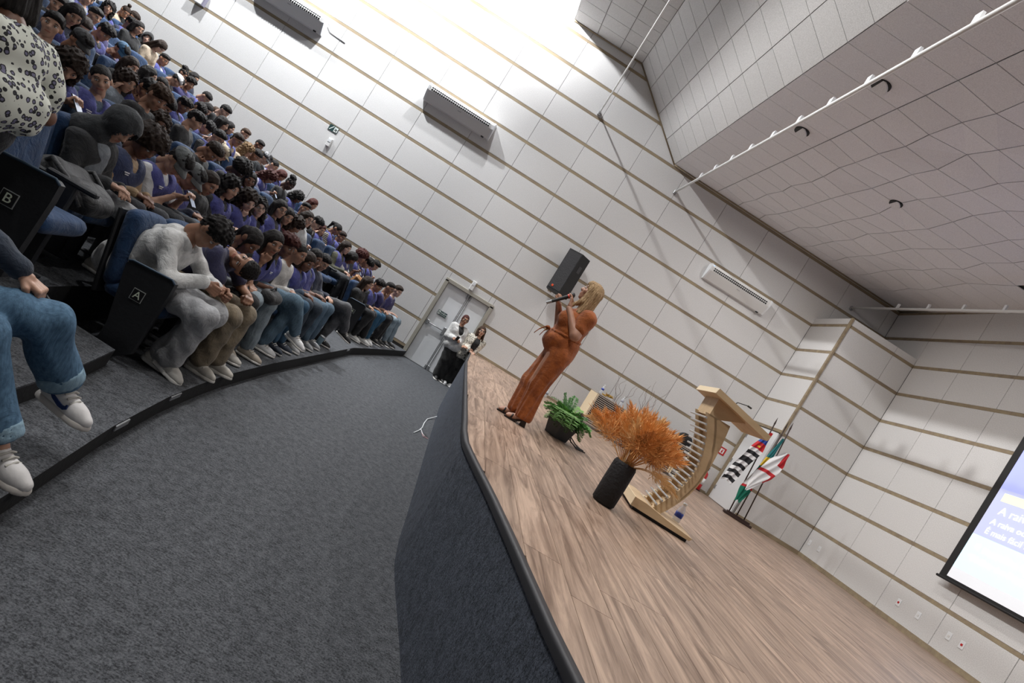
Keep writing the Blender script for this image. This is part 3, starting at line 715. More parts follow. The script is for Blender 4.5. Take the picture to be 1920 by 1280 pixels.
for i in range(16):
    m = MB(); a_ = r_.uniform(0, 6.28); L_ = r_.uniform(.07, .14); c_, s_ = math.cos(a_), math.sin(a_)
    m.add([(0, 0, .02), (c_ * L_ * .5 - s_ * .03, s_ * L_ * .5 + c_ * .03, .07), (c_ * L_, s_ * L_, r_.uniform(.04, .12)), (c_ * L_ * .5 + s_ * .03, s_ * L_ * .5 - c_ * .03, .06)], [(0, 1, 2), (0, 2, 3)])
    m.obj('leaf', M_gold, gd)
m = MB(); m.lathe([(0, 0), (.05, .004), (.07, .03), (.06, .035), (0, .01)]); m.obj('dish', M_gold, gd, (-.1, -.02, 0))

def bottle(loc, label, hh=.21, r=.032, band=(.02, .05, .35), group=None):
    b = empty('water_bottle', loc); tag(b, label, 'bottle', group)
    m = MB(); s = r / .032; m.lathe([(0, .0), (.028 * s, .002), (.032 * s, .012), (.032 * s, hh * .38), (.029 * s, hh * .42), (.032 * s, hh * .47), (.032 * s, hh * .62), (.026 * s, hh * .76), (.013 * s, hh * .88), (.013 * s, hh * .93), (0, hh * .93)], 16); m.obj('bottle_body', M_glass, b)
    m = MB(); m.lathe([(.0325 * s, hh * .40), (.0325 * s, hh * .60)], 16); m.obj('label_band', mat('label_' + str(band), band, .5), b)
    m = MB(); m.lathe([(0, hh * .90), (.016 * s, hh * .90), (.016 * s, hh), (0, hh)], 14); m.obj('cap', M_white, b)
    return b
bottle((6.44, -8.12, ST), 'clear water bottle with blue label standing on the lectern base, nearer the camera', .26, .040)
bottle((6.40, -7.86, ST), 'clear water bottle with pink and blue label behind the other on the lectern base', .25, .038, (.45, .18, .22))
bottle((6.86, -1.0, ST + .755), 'clear water bottle with blue label on the desk, left of the gold ornament', .22, .034)
bottle((7.38, -1.0, ST + .755), 'clear water bottle on the desk, right of the gold ornament', .22, .034, (.3, .3, .36))
bottle((5.93, -.35, ST), 'clear bottle standing by the side wall behind the fern', .20, .05, (.25, .28, .33))

# vases of curly twigs standing behind the desks
def twigs(loc, seed, label, n=6, H=1.0):
    r = empty('curly_twigs', loc); tag(r, label, 'branches'); q = random.Random(seed)
    m = MB(); m.lathe([(0, 0), (.09, .005), (.11, .2), (.09, .5), (.075, .58), (.07, .58), (.06, .02), (0, .02)], 16); m.obj('vase', M_dark, r)
    for i in range(n):
        a0 = q.uniform(0, 6.28); sp_ = q.uniform(.1, .34); pts = []; hh = H * q.uniform(.65, 1.0); w_ = q.uniform(6, 11); am = q.uniform(.03, .06)
        for t in np.linspace(0, 1, 26):
            rr_ = .02 + sp_ * t ** 1.3; c_ = am * t * math.sin(w_ * t * 1.6 + i); s_ = am * t * math.cos(w_ * t * 1.4 + 2 * i)
            pts.append((math.cos(a0) * rr_ + c_, math.sin(a0) * rr_ * .6 + s_, .45 + hh * t + .02 * math.sin(14 * t)))
        b = MB(); b.tube(pts, list(np.linspace(.006, .0025, 26)), 5); b.obj('twig', mat('twig_brown', (.14, .095, .07), .8), r)
twigs((7.42, -.5, ST), 4, 'curly bare twigs in a dark vase behind the slatted desk', 6, 1.0)
twigs((8.12, -.45, ST), 9, 'tall curly bare twigs in a dark vase between the two slatted desks', 7, 1.35)

# tall black vase with rust-coloured dried grasses
v = empty('grass_vase', (5.37, -9.12, ST)); tag(v, 'black cylindrical vase with rust coloured dried grasses at the stage front', 'vase')
m = MB(); m.lathe([(0, 0), (.085, .003), (.098, .02), (.10, .18), (.098, .35), (.088, .375), (.078, .37), (.08, .33), (0, .30)], 32)
m.obj('vase', mat('black_stone', (.012, .012, .014), .75, 'plain', bump=.9), v)
q = random.Random(11); M_pam = [mat('dried_grass_%d' % i, c, .85) for i, c in enumerate(((.84, .45, .17), (.68, .31, .09), (.90, .64, .35)))]
stem, fluff = [MB(), MB(), MB()], [MB(), MB(), MB()]
def plume(base, d, L, mi, curl, wide):
    d = np.array(d) / np.linalg.norm(d); up = np.array((0, 0, 1.)); pts = []; p = np.array(base, float)
    for i in range(13):
        pts.append(p.copy()); p = p + d * L / 12; d = d + curl * np.array((d[0], d[1], -.55)) / 12 * (1 + i * .12); d /= np.linalg.norm(d)
    stem[mi].tube(pts, list(np.linspace(.0035, .0015, 13)), 4)
    for i in range(7, 13):
        for k in range(int(34 * wide)):
            a = pts[i - 1] + (pts[i] - pts[i - 1]) * q.random(); t = (i - 7) / 5; sp_ = wide * .042 * (1.15 - .75 * t)
            o_ = np.array((q.gauss(0, 1), q.gauss(0, 1), q.gauss(0, 1))) * sp_; tip = a + o_ + (pts[i] - pts[i - 1]) * q.uniform(.6, 1.8)
            s_ = np.cross(tip - a, (q.random(), q.random(), q.random())); s_ = s_ / (np.linalg.norm(s_) + 1e-6) * .0035
            mid = (a + tip) / 2 + o_ * .25
            fluff[mi].add([a, mid - s_, tip, mid + s_], [(0, 1, 2, 3)])
for i in range(74):
    a = q.uniform(0, 6.283); el_ = abs(q.gauss(0, .40)); el_ = min(el_, .85)
    dx, dy = math.cos(a), math.sin(a)
    dv = (dx * math.sin(el_) * 1.0 + .02, dy * math.sin(el_), math.cos(el_))
    L_ = q.uniform(.36, .48) * (1.1 if dx < 0 and el_ > .5 else 1)
    plume((dx * .03, dy * .03, .34), dv, L_, q.choice((0, 0, 0, 1, 2)), q.uniform(.15, .6), q.uniform(.8, 1.25))
for a_, L_ in ((-.25, .40), (-.45, .42), (.0, .38)): plume((.03, .0, .34), (.75, a_, .62), L_, 2, 1.3, .7)
for mi in range(3):
    tag(stem[mi].obj('stems', M_pam[mi], v, fix=False), kind='stuff'); tag(fluff[mi].obj('grass_plumes', M_pam[mi], v, fix=False), kind='stuff')

# fern in a black tapered planter
pf = empty('potted_fern', (5.29, -6.66, ST)); pf.rotation_euler = (0, 0, .55); tag(pf, 'green fern in a square black planter beside the speaking woman', 'plant')
m = MB(); a, b, hh = .105, .15, .25
vs = [(sx * a, sy * a, 0) for sx, sy in ((-1, -1), (1, -1), (1, 1), (-1, 1))] + [(sx * b, sy * b, hh) for sx, sy in ((-1, -1), (1, -1), (1, 1), (-1, 1))] + [(sx * (b - .015), sy * (b - .015), hh) for sx, sy in ((-1, -1), (1, -1), (1, 1), (-1, 1))] + [(sx * (b - .02), sy * (b - .02), hh - .03) for sx, sy in ((-1, -1), (1, -1), (1, 1), (-1, 1))]
m.add(vs, [(3, 2, 1, 0)] + [(l * 4 + i, l * 4 + (i + 1) % 4, l * 4 + 4 + (i + 1) % 4, l * 4 + 4 + i) for l in range(3) for i in range(4)] + [(12, 13, 14, 15)])
m.obj('planter', mat('planter_black', (.022, .022, .022), .55, 'plain', bump=.2), pf)
M_fern = [mat('fern_%d' % i, c, .6) for i, c in enumerate(((.13, .33, .085), (.075, .22, .055), (.24, .46, .14)))]
q = random.Random(21)
def fern_frond(L, seed):
    g = MB(); q2 = random.Random(seed); pts = []; p = np.zeros(3); el_ = q2.uniform(.35, 1.15); bend = q2.uniform(.06, .16)
    for i in range(12):
        pts.append(p.copy()); p = p + np.array((math.cos(el_), 0, math.sin(el_))) * L / 11; el_ -= bend
    g.tube(pts, .002, 4)
    for i in range(2, 12):
        for sgn in (-1, 1):
            for k in range(3):
                t = i + k * .33; w_ = .062 * math.sin(math.pi * min(1, (12.6 - t) / 11)) * q2.uniform(.8, 1.2)
                a_ = pts[i] if i == 11 else pts[i] + (pts[i + 1 if i < 11 else i] - pts[i]) * k * .33
                tip = a_ + np.array((w_ * .55, sgn * w_, q2.uniform(-.012, .02)))
                for z in range(3):   # tiny leaflets along each pinna
                    f0 = a_ + (tip - a_) * (.25 + .25 * z); d_ = .014
                    g.add([f0, f0 + np.array((d_, -sgn * d_ * .2, .006)), f0 + np.array((d_ * .9, sgn * d_ * 1.2, .003)), f0 + np.array((-.002, sgn * d_, 0))], [(0, 1, 2, 3)])
                g.add([a_, a_ + (tip - a_) * .5 + np.array((.006, 0, 0)), tip, a_ + (tip - a_) * .5 - np.array((.006, 0, 0))], [(0, 1, 2, 3)])
    return g
fr = [[fern_frond(.26 + .05 * k, k * 7 + i).mesh('frond', M_fern[i]) for i in range(3)] for k in range(4)]
for i in range(105):
    a = q.uniform(0, 6.283); o = link('frond', fr[q.randrange(4)][q.choice((0, 0, 1, 2))], pf, (.04 * math.cos(a), .04 * math.sin(a), .22 + q.uniform(0, .03)), (q.uniform(-.3, .3), q.uniform(-.45, .25), a)); o.scale = [q.uniform(.60, .95)] * 3
for i in range(3):
    a = 3.7 + i * .2; link('frond', fr[3][2], pf, (0, 0, .24), (0, .35, a)).scale = (1.5,) * 3
# black cable coil beside the planter
cb = MB(); cb.tube([(5.45, -6.7, ST + .10), (5.50, -6.62, ST + .04), (5.62, -6.66, ST + .01), (5.70, -6.55, ST + .012), (5.60, -6.5, ST + .03), (5.48, -6.6, ST + .09)], .007, 6); cb.tube([(5.44, -6.64, ST + .07), (5.58, -6.7, ST + .012), (5.73, -6.6, ST + .012), (5.62, -6.62, ST + .012)], .007, 6)
cb.box((5.66, -6.56, ST + .012), (.1, .05, .024)); tag(cb.obj('black_cable', M_black), 'black cable loop and plug on the stage behind the planter', 'cable')

# wooden lectern with aluminium rods
lc = empty('lectern', (6.05, -8.3, ST)); lc.rotation_euler = (0, 0, -.12); tag(lc, 'pale wooden lectern with curved back and rows of metal rods', 'lectern')
YH = .24
m = MB(); prof = [(-.22, .0), (.38, .0), (.40, .03), (.12, .055), (-.10, .085), (-.22, .085)]
m.prism(prof, -YH - .06, YH + .10, lambda a, b, h: (a, h, b + .03)); m.obj('base', M_lwood, lc)
m = MB(); m.box((.09, .02, .015), (.56, .58, .03)); m.obj('plinth', M_black, lc)
m = MB(); m.prism([(-.225, .03), (-.215, .03), (-.215, .118), (-.225, .118)], -YH - .06, YH + .10, lambda a, b, h: (a, h, b)); m.obj('base_edge', M_lwood_e, lc)
cv = []
for t in np.linspace(0, 1, 15):
    z = .085 + 1.02 * t; cv.append((-.03 + .185 * math.sin(math.pi * min(1, t * .98)) ** .9 - .03 * t, z))
outer = [(x + .085 + .15 * max(0, (z - .5) / .6) ** 2, z) for x, z in cv][::-1]
for y0, y1 in ((-YH + .03, -YH + .09), (YH - .09, YH - .03)):
    m = MB(); m.prism(cv + outer, y0, y1, lambda a, b, h: (a, h, b)); m.obj('curved_rib', M_lwood, lc)
m = MB(); m.prism([(x + .07, z) for x, z in cv] + [(x + .095, z) for x, z in cv][::-1], -YH + .03, YH - .03, lambda a, b, h: (a, h, b)); m.obj('curved_back', M_lwood, lc)
rod = MB(); rod.cyl((0, -YH - .02, 0), (0, YH + .02, 0), .0095, n=10); rod = rod.mesh('rod', M_alu)
blk = MB(); blk.box((.018, 0, 0), (.03, .05, .035)); blk = blk.mesh('block', M_lwood_e)
for i in range(19):
    t = (i + .3) / 19.2; x = float(np.interp(.085 + 1.02 * t, [c[1] for c in cv], [c[0] for c in cv])); z = .085 + 1.02 * t
    link('rod', rod, lc, (x - .03, 0, z))
    if i < 12 : link('block', blk, lc, (x - .03, YH - .1, z))
m = MB(); th = .055; p0, p1 = np.array((-.10, 1.285)), np.array((.50, 1.155)); dd = (p1 - p0) / np.linalg.norm(p1 - p0); n_ = np.array((-dd[1], dd[0]))
pl = [tuple(p0), tuple(p1), tuple(p1 + n_ * th), tuple(p0 + n_ * th)]
m.prism(pl, -YH - .07, YH + .10, lambda a, b, h: (a, h, b)); m.obj('reading_board', M_lwood, lc)
m = MB(); e_ = [tuple(p0 - dd * .004), tuple(p0), tuple(p0 + n_ * th), tuple(p0 + n_ * th - dd * .004)]; m.prism(e_, -YH - .07, YH + .10, lambda a, b, h: (a, h, b)); m.obj('front_edge', M_lwood_e, lc)  # cream strip, with the light from above put into its paler colour
m = MB(); m.prism([(-.02, 1.09), (.06, 1.09), (.30, 1.20), (-.02, 1.27)], -YH + .03, YH - .03, lambda a, b, h: (a, h, b)); m.obj('neck', M_lwood, lc)
m = MB(); m.tube([(.18, .1, 1.25), (.24, .1, 1.36), (.33, .08, 1.38)], .005, 6); m.cyl((.33, .08, 1.38), (.37, .07, 1.375), .009); m.obj('gooseneck_microphone', M_dark, lc)

# flag stand with three flags
fs = empty('flag_stand', (10.40, -2.17, ST)); fs.rotation_euler = (0, 0, -.28); tag(fs, 'dark wooden floor stand holding the flag poles', 'stand')
M_pole = mat('dark_pole', (.035, .018, .014), .4)
m = MB(); m.box((0, 0, .03), (.62, .13, .05), ch=.008); m.box((0, 0, .0725), (.5, .09, .035), ch=.006); m.obj('foot', M_pole, fs)
def strip(name, pts, wv, mats, parent, cols, split):
    """hanging cloth: pts = centre line, wv = half widths; folds as a wavy sheet with thickness"""
    nu = 13; V = []; F = []; mi = []
    for s_ in (0, 1):
        for i, (p, w_) in enumerate(zip(pts, wv)):
            for k in range(nu):
                a = k / (nu - 1) * 2 - 1; V.append((p[0] + a * w_, p[1] + .028 * math.sin(a * 7 + i * .35) * min(1, w_ * 9) + s_ * .006, p[2] - .05 * abs(a) * (i / len(pts))))
    n_ = len(pts)
    for s_ in (0, 1):
        for i in range(n_ - 1):
            for k in range(nu - 1):
                b_ = s_ * n_ * nu; f_ = (b_ + i * nu + k, b_ + i * nu + k + 1, b_ + (i + 1) * nu + k + 1, b_ + (i + 1) * nu + k)
                F.append(f_ if s_ else f_[::-1]); mi.append(split(i / (n_ - 1), (k + .5) / (nu - 1)))
    return link(name, np_mesh(name, V, F, mats, mi), parent)
fm = {n_: mat('flag_' + n_, c, .75) for n_, c in dict(red=(.50, .012, .02), white=(.75, .75, .76), blue=(.015, .05, .30), black=(.012, .012, .015), green=(.0, .16, .10), yellow=(.70, .48, .03), teal=(.01, .16, .17)).items()}
def flag(x, lean, hgt, label, pts, wv, mats, split):
    f = empty('flag', (10.40 + x, -2.17 - x * .28, ST + .06)); tag(f, label, 'flag')
    m = MB(); top = (lean[0], lean[1], hgt); m.tube([(0, 0, 0), top], .0135, 8); m.obj('pole', M_pole, f)
    m = MB(); m.cyl(top, (top[0] * 1.06, top[1] * 1.06, hgt + .15), .02, .003, 8); m.obj('finial', M_pole, f)
    strip('cloth', pts, wv, mats, f, None, split); return f
def lerp(a, b, n_): return [tuple(np.array(a) + (np.array(b) - np.array(a)) * t) for t in np.linspace(0, 1, n_)]
flag(-.20, (-.14, .02, 0), 2.05, 'striped black and white flag with red corner on the pole nearest the door', lerp((-.11, -.03, 1.86), (-.46, -.10, .55), 34), list(np.interp(np.linspace(0, 1, 34), [0, .2, .35, 1], [.03, .09, .14, .13])),
     [fm['red'], fm['blue'], fm['white'], fm['black'], fm['yellow']], lambda i, k: (0 if i < .10 else 1 if i < .2 else (4 if abs(i - .27) < .02 and abs(k - .5) < .08 else 0)) if i < .32 else (3 if int((i - .32) * 15.5) % 2 else 2))
flag(-.04, (-.08, .03, 0), 2.10, 'green, yellow and white flag hanging furled on the middle pole', lerp((-.03, -.05, 1.88), (-.20, -.08, .32), 30), list(np.interp(np.linspace(0, 1, 30), [0, .3, .8, 1], [.025, .06, .13, .05])),
     [fm['teal'], fm['yellow'], fm['green'], fm['red'], fm['white']], lambda i, k: 0 if i < .3 else (1 if i < .42 else (2 if i < .55 else (4 if i < .74 else (3 if i < .78 else 2)))))
flag(.12, (-.17, .02, 0), 2.12, 'white flag with red corners draped from the pole farthest from the door', lerp((.0, -.10, 1.66), (-.42, -.20, .62), 30), list(np.interp(np.linspace(0, 1, 30), [0, .25, .6, 1], [.05, .16, .20, .015])),
     [fm['white'], fm['red'], fm['green']], lambda i, k: 1 if (i < .28 and k > .62) or abs(i - .50) < .025 or (.5 < i < .72 and k > .8) else 0)

# projection screen
M_lav = mat('slide_blue', (.36, .40, .86), .5, emit=.62); M_gr = mat('slide_grey_blue', (.42, .45, .66), .5, emit=.62); M_cy = mat('slide_pale_cyan', (.60, .80, .90), .5, emit=.55)
M_wt = mat('slide_white', (.74, .76, .80), .5, emit=.35); M_yl = mat('slide_yellow', (.85, .84, .50), .5, emit=.7); M_tx = mat('slide_text', (.85, .87, .92), .5, emit=.85); M_ty = mat('slide_text_yellow', (.80, .80, .60), .5, emit=.8)
SX = 12.25; scn = empty('projection_screen', (SX, -4.80, 2.06)); tag(scn, 'projection screen with black border showing a blue slide at the right edge', 'screen')
SW = 4.6; SH = 2.75
m = MB(); m.box((.012, -SW / 2, SH / 2), (.012, SW, SH)); m.obj('border', M_black, scn)
def band(z0, z1, y0, y1, mt, nm, dx=0): m = MB(); m.box((-.0 - dx, (y0 + y1) / 2, (z0 + z1) / 2), (.008, abs(y1 - y0), z1 - z0)); return m.obj(nm, mt, scn)
b0 = -.14
band(.06, .24, b0, -SW + .12, M_wt, 'slide_foot'); band(.24, .86, b0, -SW + .12, M_cy, 'slide_lower_field'); band(.86, 1.70, b0, -SW + .12, M_gr, 'slide_text_field'); band(1.70, SH - .06, b0, -SW + .12, M_lav, 'slide_header')
band(1.50, 1.64, b0 - .12, -3.2, M_yl, 'slide_bar', .006)
def stext(t, s, y, z, mt): flat_text(scn, t, s, (-.011, y, z), mt, 'slide_text', X=(0, -1, 0), align='LEFT')['kind'] = 'stuff'
stext('A raiva pode ser', .19, b0 - .19, 1.34, M_ty); stext('A raiva oculta o que', .14, b0 - .16, 1.14, M_tx); stext('É mais fácil sentir raiva do', .14, b0 - .16, .97, M_ty)
band(.66, .72, b0 - .16, b0 - .22, M_tx, 'slide_bullet', .006); stext('Provérbios 16:32', .13, b0 - .30, .66, M_tx); stext('“Melhor é o longânimo do que', .13, b0 - .14, .48, M_tx)
m = MB(); m.cyl((.01, .03, .0), (.01, -SW - .03, .0), .022, n=10); m.obj('bottom_bar', M_black, scn)
m = MB(); m.cyl((.04, .05, SH + .03), (.04, -SW - .05, SH + .03), .05, n=12); m.obj('roller_case', M_offwhite, scn)
# outlets on the back wall
for i, (y, red, lb) in enumerate(((-1.58, 0, 'white socket plate low on the back wall, nearest the pilaster'), (-1.93, 0, 'white socket plate low on the back wall, second from the pilaster'),
        (-4.26, 1, 'white socket plate with red insert low on the back wall, left of the screen corner'), (-4.70, 0, 'plain white socket plate beneath the lower left corner of the screen'),
        (-5.32, 0, 'plain white socket plate beneath the screen'), (-5.56, 1, 'white socket plate with red insert beneath the screen'))):
    o = empty('socket_plate', (XB - .004, y, 1.318)); tag(o, lb, 'socket')
    m = MB(); m.box((0, 0, 0), (.012, .085, .125), ch=.003); m.obj('plate', M_white, o)
    m = MB(); m.box((-.008, 0, 0), (.008, .035, .035), ch=.002); m.obj('insert', M_red if red else M_offwhite, o)
# white charger cable and phone on the floor in front of the stage
ck = empty('charger_cable', (4.0, -4.55, 0)); tag(ck, 'thin white charger cable lying on the carpet at the stage foot', 'cable')
m = MB(); m.tube([(.02, .0, .10), (-.02, -.12, .06), (-.09, -.3, .02), (-.15, -.55, .008), (-.16, -.9, .008), (-.15, -1.25, .008), (-.17, -1.5, .008), (-.21, -1.75, .008)], .007, 6); m.tube([(-.16, -1.35, .008), (-.11, -1.55, .008), (-.07, -1.62, .008)], .006, 6); m.obj('wire', M_white, ck)
m = MB(); m.box((.02, .02, .12), (.03, .05, .06), ch=.006); m.obj('plug', M_white, ck); m = MB(); m.box((-.03, .06, .13), (.006, .09, .14), ch=.002); m.obj('socket_cover', M_offwhite, ck)
ph = empty('phone', (3.93, -6.12, .006)); ph.rotation_euler = (0, 0, .3); tag(ph, 'phone with pink case lying on the carpet by the charger', 'phone')
m = MB(); m.box((0, 0, 0), (.075, .155, .009), ch=.003); m.obj('case', mat('pink_case', (.65, .38, .40), .5), ph); m = MB(); m.box((0, 0, .005), (.066, .145, .002)); m.obj('screen', M_dark, ph)
# ================================================================ PEOPLE: shared shapes
A3 = lambda *v: np.array(v, float)
SKIN = {1: (.62, .40, .31), 2: (.50, .29, .20), 3: (.36, .185, .115), 4: (.20, .092, .055), 5: (.085, .040, .026)}
M_skin = {k: mat('skin_%d' % k, c, .5, 'skin', col2=tuple(x * .86 for x in c)) for k, c in SKIN.items()}
M_lip = {k: mat('lips_%d' % k, (c[0] * .72, c[1] * .46, c[2] * .46), .45) for k, c in SKIN.items()}
M_eye = mat('eye_white', (.62, .60, .58), .3); M_iris = mat('eye_dark', (.018, .011, .008), .3)
HAIRC = {'k': (.018, .014, .013), 'd': (.040, .022, .014), 'n': (.085, .045, .025), 'a': (.10, .022, .016), 'l': (.34, .21, .10), 'y': (.62, .43, .22)}
M_hair = {k: mat('hair_' + k, c, .5, 'hair', col2=tuple(x * (.35 if k != 'y' else .5) for x in c)) for k, c in HAIRC.items()}
def ell(c, r, R=None): return ('e', c, r, R)
def cap(a, b, r1, r2=None): return ('c', tuple(a), tuple(b), r1, r1 if r2 is None else r2)
# head: x forward, y left, z up, origin between the ears
def head_mesh(h):
    pr = [ell((-.012, 0, .032), (.098, .077, .092)), ell((.024, 0, -.055), (.064, .053, .064)), cap((.062, -.008, -.098), (.062, .008, -.098), .021),
          cap((.052, -.036, -.022), (.052, .036, -.022), .034), cap((.072, -.034, .030), (.072, .034, .030), .017),
          cap((.086, 0, .018), (.104, 0, -.026), .009, .0135), cap((.094, -.010, -.030), (.094, .010, -.030), .0095),
          cap((.079, -.014, -.060), (.079, .014, -.060), .011), cap((.076, -.012, -.071), (.076, .012, -.071), .0105),
          ell((-.008, .080, .002), (.026, .011, .032)), ell((-.008, -.080, .002), (.026, .011, .032)), cap((-.03, 0, -.05), (-.045, 0, -.13), .052, .054)]
    cut = [ell((.106, .034, .006), (.020, .019, .013)), ell((.106, -.034, .006), (.020, .019, .013))]
    V, F = sdf(pr, h, k=.018, cut=cut); C = V[F].mean(1); M = np.zeros(len(F), int)
    M[(np.abs(C[:, 2] + .065) < .0085) & (np.abs(C[:, 1]) < .024) & (C[:, 0] > .072)] = 3
    m = MB()
    for s in (-1, 1):
        m.ell((.0815, s * .034, .006), (.0135, .0145, .0095), nu=8, nv=5, mi=1); m.ell((.0895, s * .033, .006), (.0062, .0068, .0075), nu=6, nv=4, mi=2)
        m.tube([(.088, s * .016, .028), (.088, s * .034, .034), (.078, s * .055, .029)], [.0042, .0050, .0028], 5, 2)
        m.tube([(.092, s * .020, .0135), (.0925, s * .034, .0175), (.083, s * .049, .012)], .0026, 4, 2)
    return V, F, M, m
HEADS = {h: head_mesh(h) for h in (.0055, .0090, .0115)}
def hand_mesh(curl, h):
    b = {0: (.35, .45), 1: (1.05, 1.35), 2: (.12, .15)}[curl]; pr = [cap((-.03, 0, 0), (.02, 0, 0), .024, .026)]
    for i, (y, L) in enumerate(((.030, .070), (.010, .080), (-.010, .074), (-.029, .058))):
        pr.append(cap((.01, y * .7, 0), (.085, y, 0), .014, .0125)); p = A3(.085, y, 0); a = 0
        for j, (bb, f) in enumerate(((b[0], .5), (b[1], .32), (b[1] * .6, .26))):
            a += bb; q = p + A3(math.cos(a), y * .10, -math.sin(a)) * L * f; pr.append(cap(p, q, .0098 - .0008 * j, .0092 - .0008 * j)); p = q
    pr += [cap((.015, .022, -.004), (.050, .050, -.014), .015, .0125), cap((.050, .050, -.014), (.080, .056 - .02 * (curl == 1), -.022 - .02 * (curl == 1)), .0115, .0095)]
    return sdf(pr, h, k=.007)
HANDS = {(c, h): hand_mesh(c, h) for c in (0, 1, 2) for h in (.0045, .0076, .0105)}
def bumps(a, f):
    def fn(X, Y, Z):
        x = X + .010 * np.sin(31 * Y + 17 * Z); y = Y + .010 * np.sin(37 * Z + 23 * X); z = Z + .010 * np.sin(29 * X + 19 * Y)
        return (a * (1.5 * np.sin(f * x) * np.sin(f * y + 1.7) * np.sin(f * z + .6) + .7 * np.sin(f * .62 * (x + y)) * np.sin(f * .55 * (z - x) + 1))).astype(np.float32)
    return fn
def strands(a, f): return lambda X, Y, Z: (a * np.sin(f * np.arctan2(Y, X + .02) + 4 * np.sin(9 * Z)) + 0 * Z).astype(np.float32)
FACE = ell((.112, 0, -.035), (.105, .064, .098)); NECKC = cap((.0, 0, -.09), (.03, 0, -.30), .06, .10)
SKULL = ell((-.014, 0, .036), (.107, .087, .099))
def line_keep(z0, z1): # keep what lies above the hairline running from the brow to the nape
    a, b = A3(.09, 0, z0), A3(-.10, 0, z1); d = b - a; n = A3(d[2], 0, -d[0]); n /= np.linalg.norm(n)
    if n[2] > 0: n = -n
    return ('p', tuple(a), tuple(n))
def hair_shape(s, h):
    K = dict(h=h, k=.02)
    if s == 'short': return sdf([SKULL, ell((.005, 0, .085), (.10, .078, .058))], cut=[FACE], keep=[line_keep(.064, -.050)], warp=bumps(.006, 150), **K)
    if s == 'fade': return sdf([ell((-.014, 0, .034), (.101, .081, .095)), ell((.008, 0, .088), (.095, .074, .052))], cut=[FACE], keep=[line_keep(.068, -.03)], warp=bumps(.005, 170), **K)
    if s == 'curly': return sdf([SKULL, ell((.012, 0, .092), (.112, .096, .066)), ell((.07, 0, .075), (.045, .07, .034))], cut=[FACE], keep=[line_keep(.040, -.05)], warp=bumps(.011, 125), **K)
    if s == 'afro': return sdf([ell((-.02, 0, .055), (.145, .138, .125))], cut=[ell((.125, 0, -.035), (.115, .078, .10))], keep=[line_keep(.02, -.09)], warp=bumps(.013, 115), **K)
    side = lambda z, w: [cap((-.055, q * .055, .02), (-.075, q * .075, z), .046 * w, .036 * w) for q in (-1, 1)] + [cap((-.005, q * .074, .03), (.012, q * .088, z * .92), .028 * w, .026 * w) for q in (-1, 1)] + [cap((-.085, 0, .02), (-.095, 0, z), .045 * w, .045 * w)]
    if s == 'long': return sdf([SKULL] + side(-.27, 1.), cut=[FACE, NECKC], warp=strands(.0045, 26), **K)
    if s == 'longcurly': return sdf([ell((-.016, 0, .042), (.118, .100, .105))] + side(-.24, 1.35), cut=[FACE, NECKC], warp=bumps(.013, 105), **K)
    if s == 'bob': return sdf([SKULL] + side(-.12, 1.1), cut=[FACE, NECKC], warp=strands(.004, 26), **K)
    tight = [ell((-.014, 0, .034), (.102, .082, .096))]
    if s == 'tied': return sdf(tight + [cap((-.11, 0, .0), (-.135, 0, -.03), .033, .026)], cut=[FACE], keep=[line_keep(.058, -.09)], warp=strands(.0025, 30), **K)
    if s == 'longtied': return sdf(tight + [cap((-.10, 0, .01), (-.11, .03, -.25), .045, .03), cap((.02, -.08, .03), (.05, -.075, -.12), .012, .008)], cut=[FACE], keep=[('p', (0, 0, -.24), (0, 0, -1))], warp=strands(.003, 30), **K)
    if s == 'topbun': return sdf(tight + [ell((-.05, 0, .158), (.042, .042, .034))], cut=[FACE], keep=[line_keep(.058, -.07)], warp=strands(.0025, 30), **K)
    if s == 'bun': return sdf(tight + [ell((-.075, 0, .125), (.075, .070, .055))], cut=[FACE], keep=[line_keep(.055, -.07)], warp=bumps(.011, 125), **K)
    if s == 'pony': return sdf(tight + [cap((-.10, 0, .07), (-.155, 0, .02), .03, .036), cap((-.155, 0, .02), (-.15, 0, -.14), .036, .016)], cut=[FACE], keep=[('p', (0, 0, -.16), (0, 0, -1))], warp=strands(.003, 30), **K)
    if s == 'hood':
        return sdf([ell((-.005, 0, .030), (.135, .108, .128)), cap((-.015, 0, -.05), (-.02, 0, -.15), .092, .105), cap((-.03, -.03, -.14), (-.05, -.05, -.21), .10, .12), cap((-.03, .03, -.14), (-.05, .05, -.21), .10, .12)], cut=[ell((.02, 0, .01), (.125, .080, .105)), ell((.150, 0, -.045), (.095, .074, .112)), cap((0, 0, -.09), (.05, 0, -.3), .06)], warp=bumps(.002, 60), **K)
HAIRV = {}
def hair_mesh(s, c, near=False):
    key = (s, c, near)
    if key not in HAIRV:
        kk = (s, near)
        if kk not in HAIRV: HAIRV[kk] = hair_shape(s, .0075 if near else .0125)
        V, F = HAIRV[kk]; HAIRV[key] = np_mesh('hair', V, F, c if not isinstance(c, str) else M_hair[c])
    return HAIRV[key]
CAPC = {'k': (.018, .018, .02), 'b': (.03, .115, .22), 'w': (.82, .82, .82), 'g': (.12, .13, .13), 'e': (.55, .47, .34), 'p': (.30, .30, .31)}
CAPM = {}
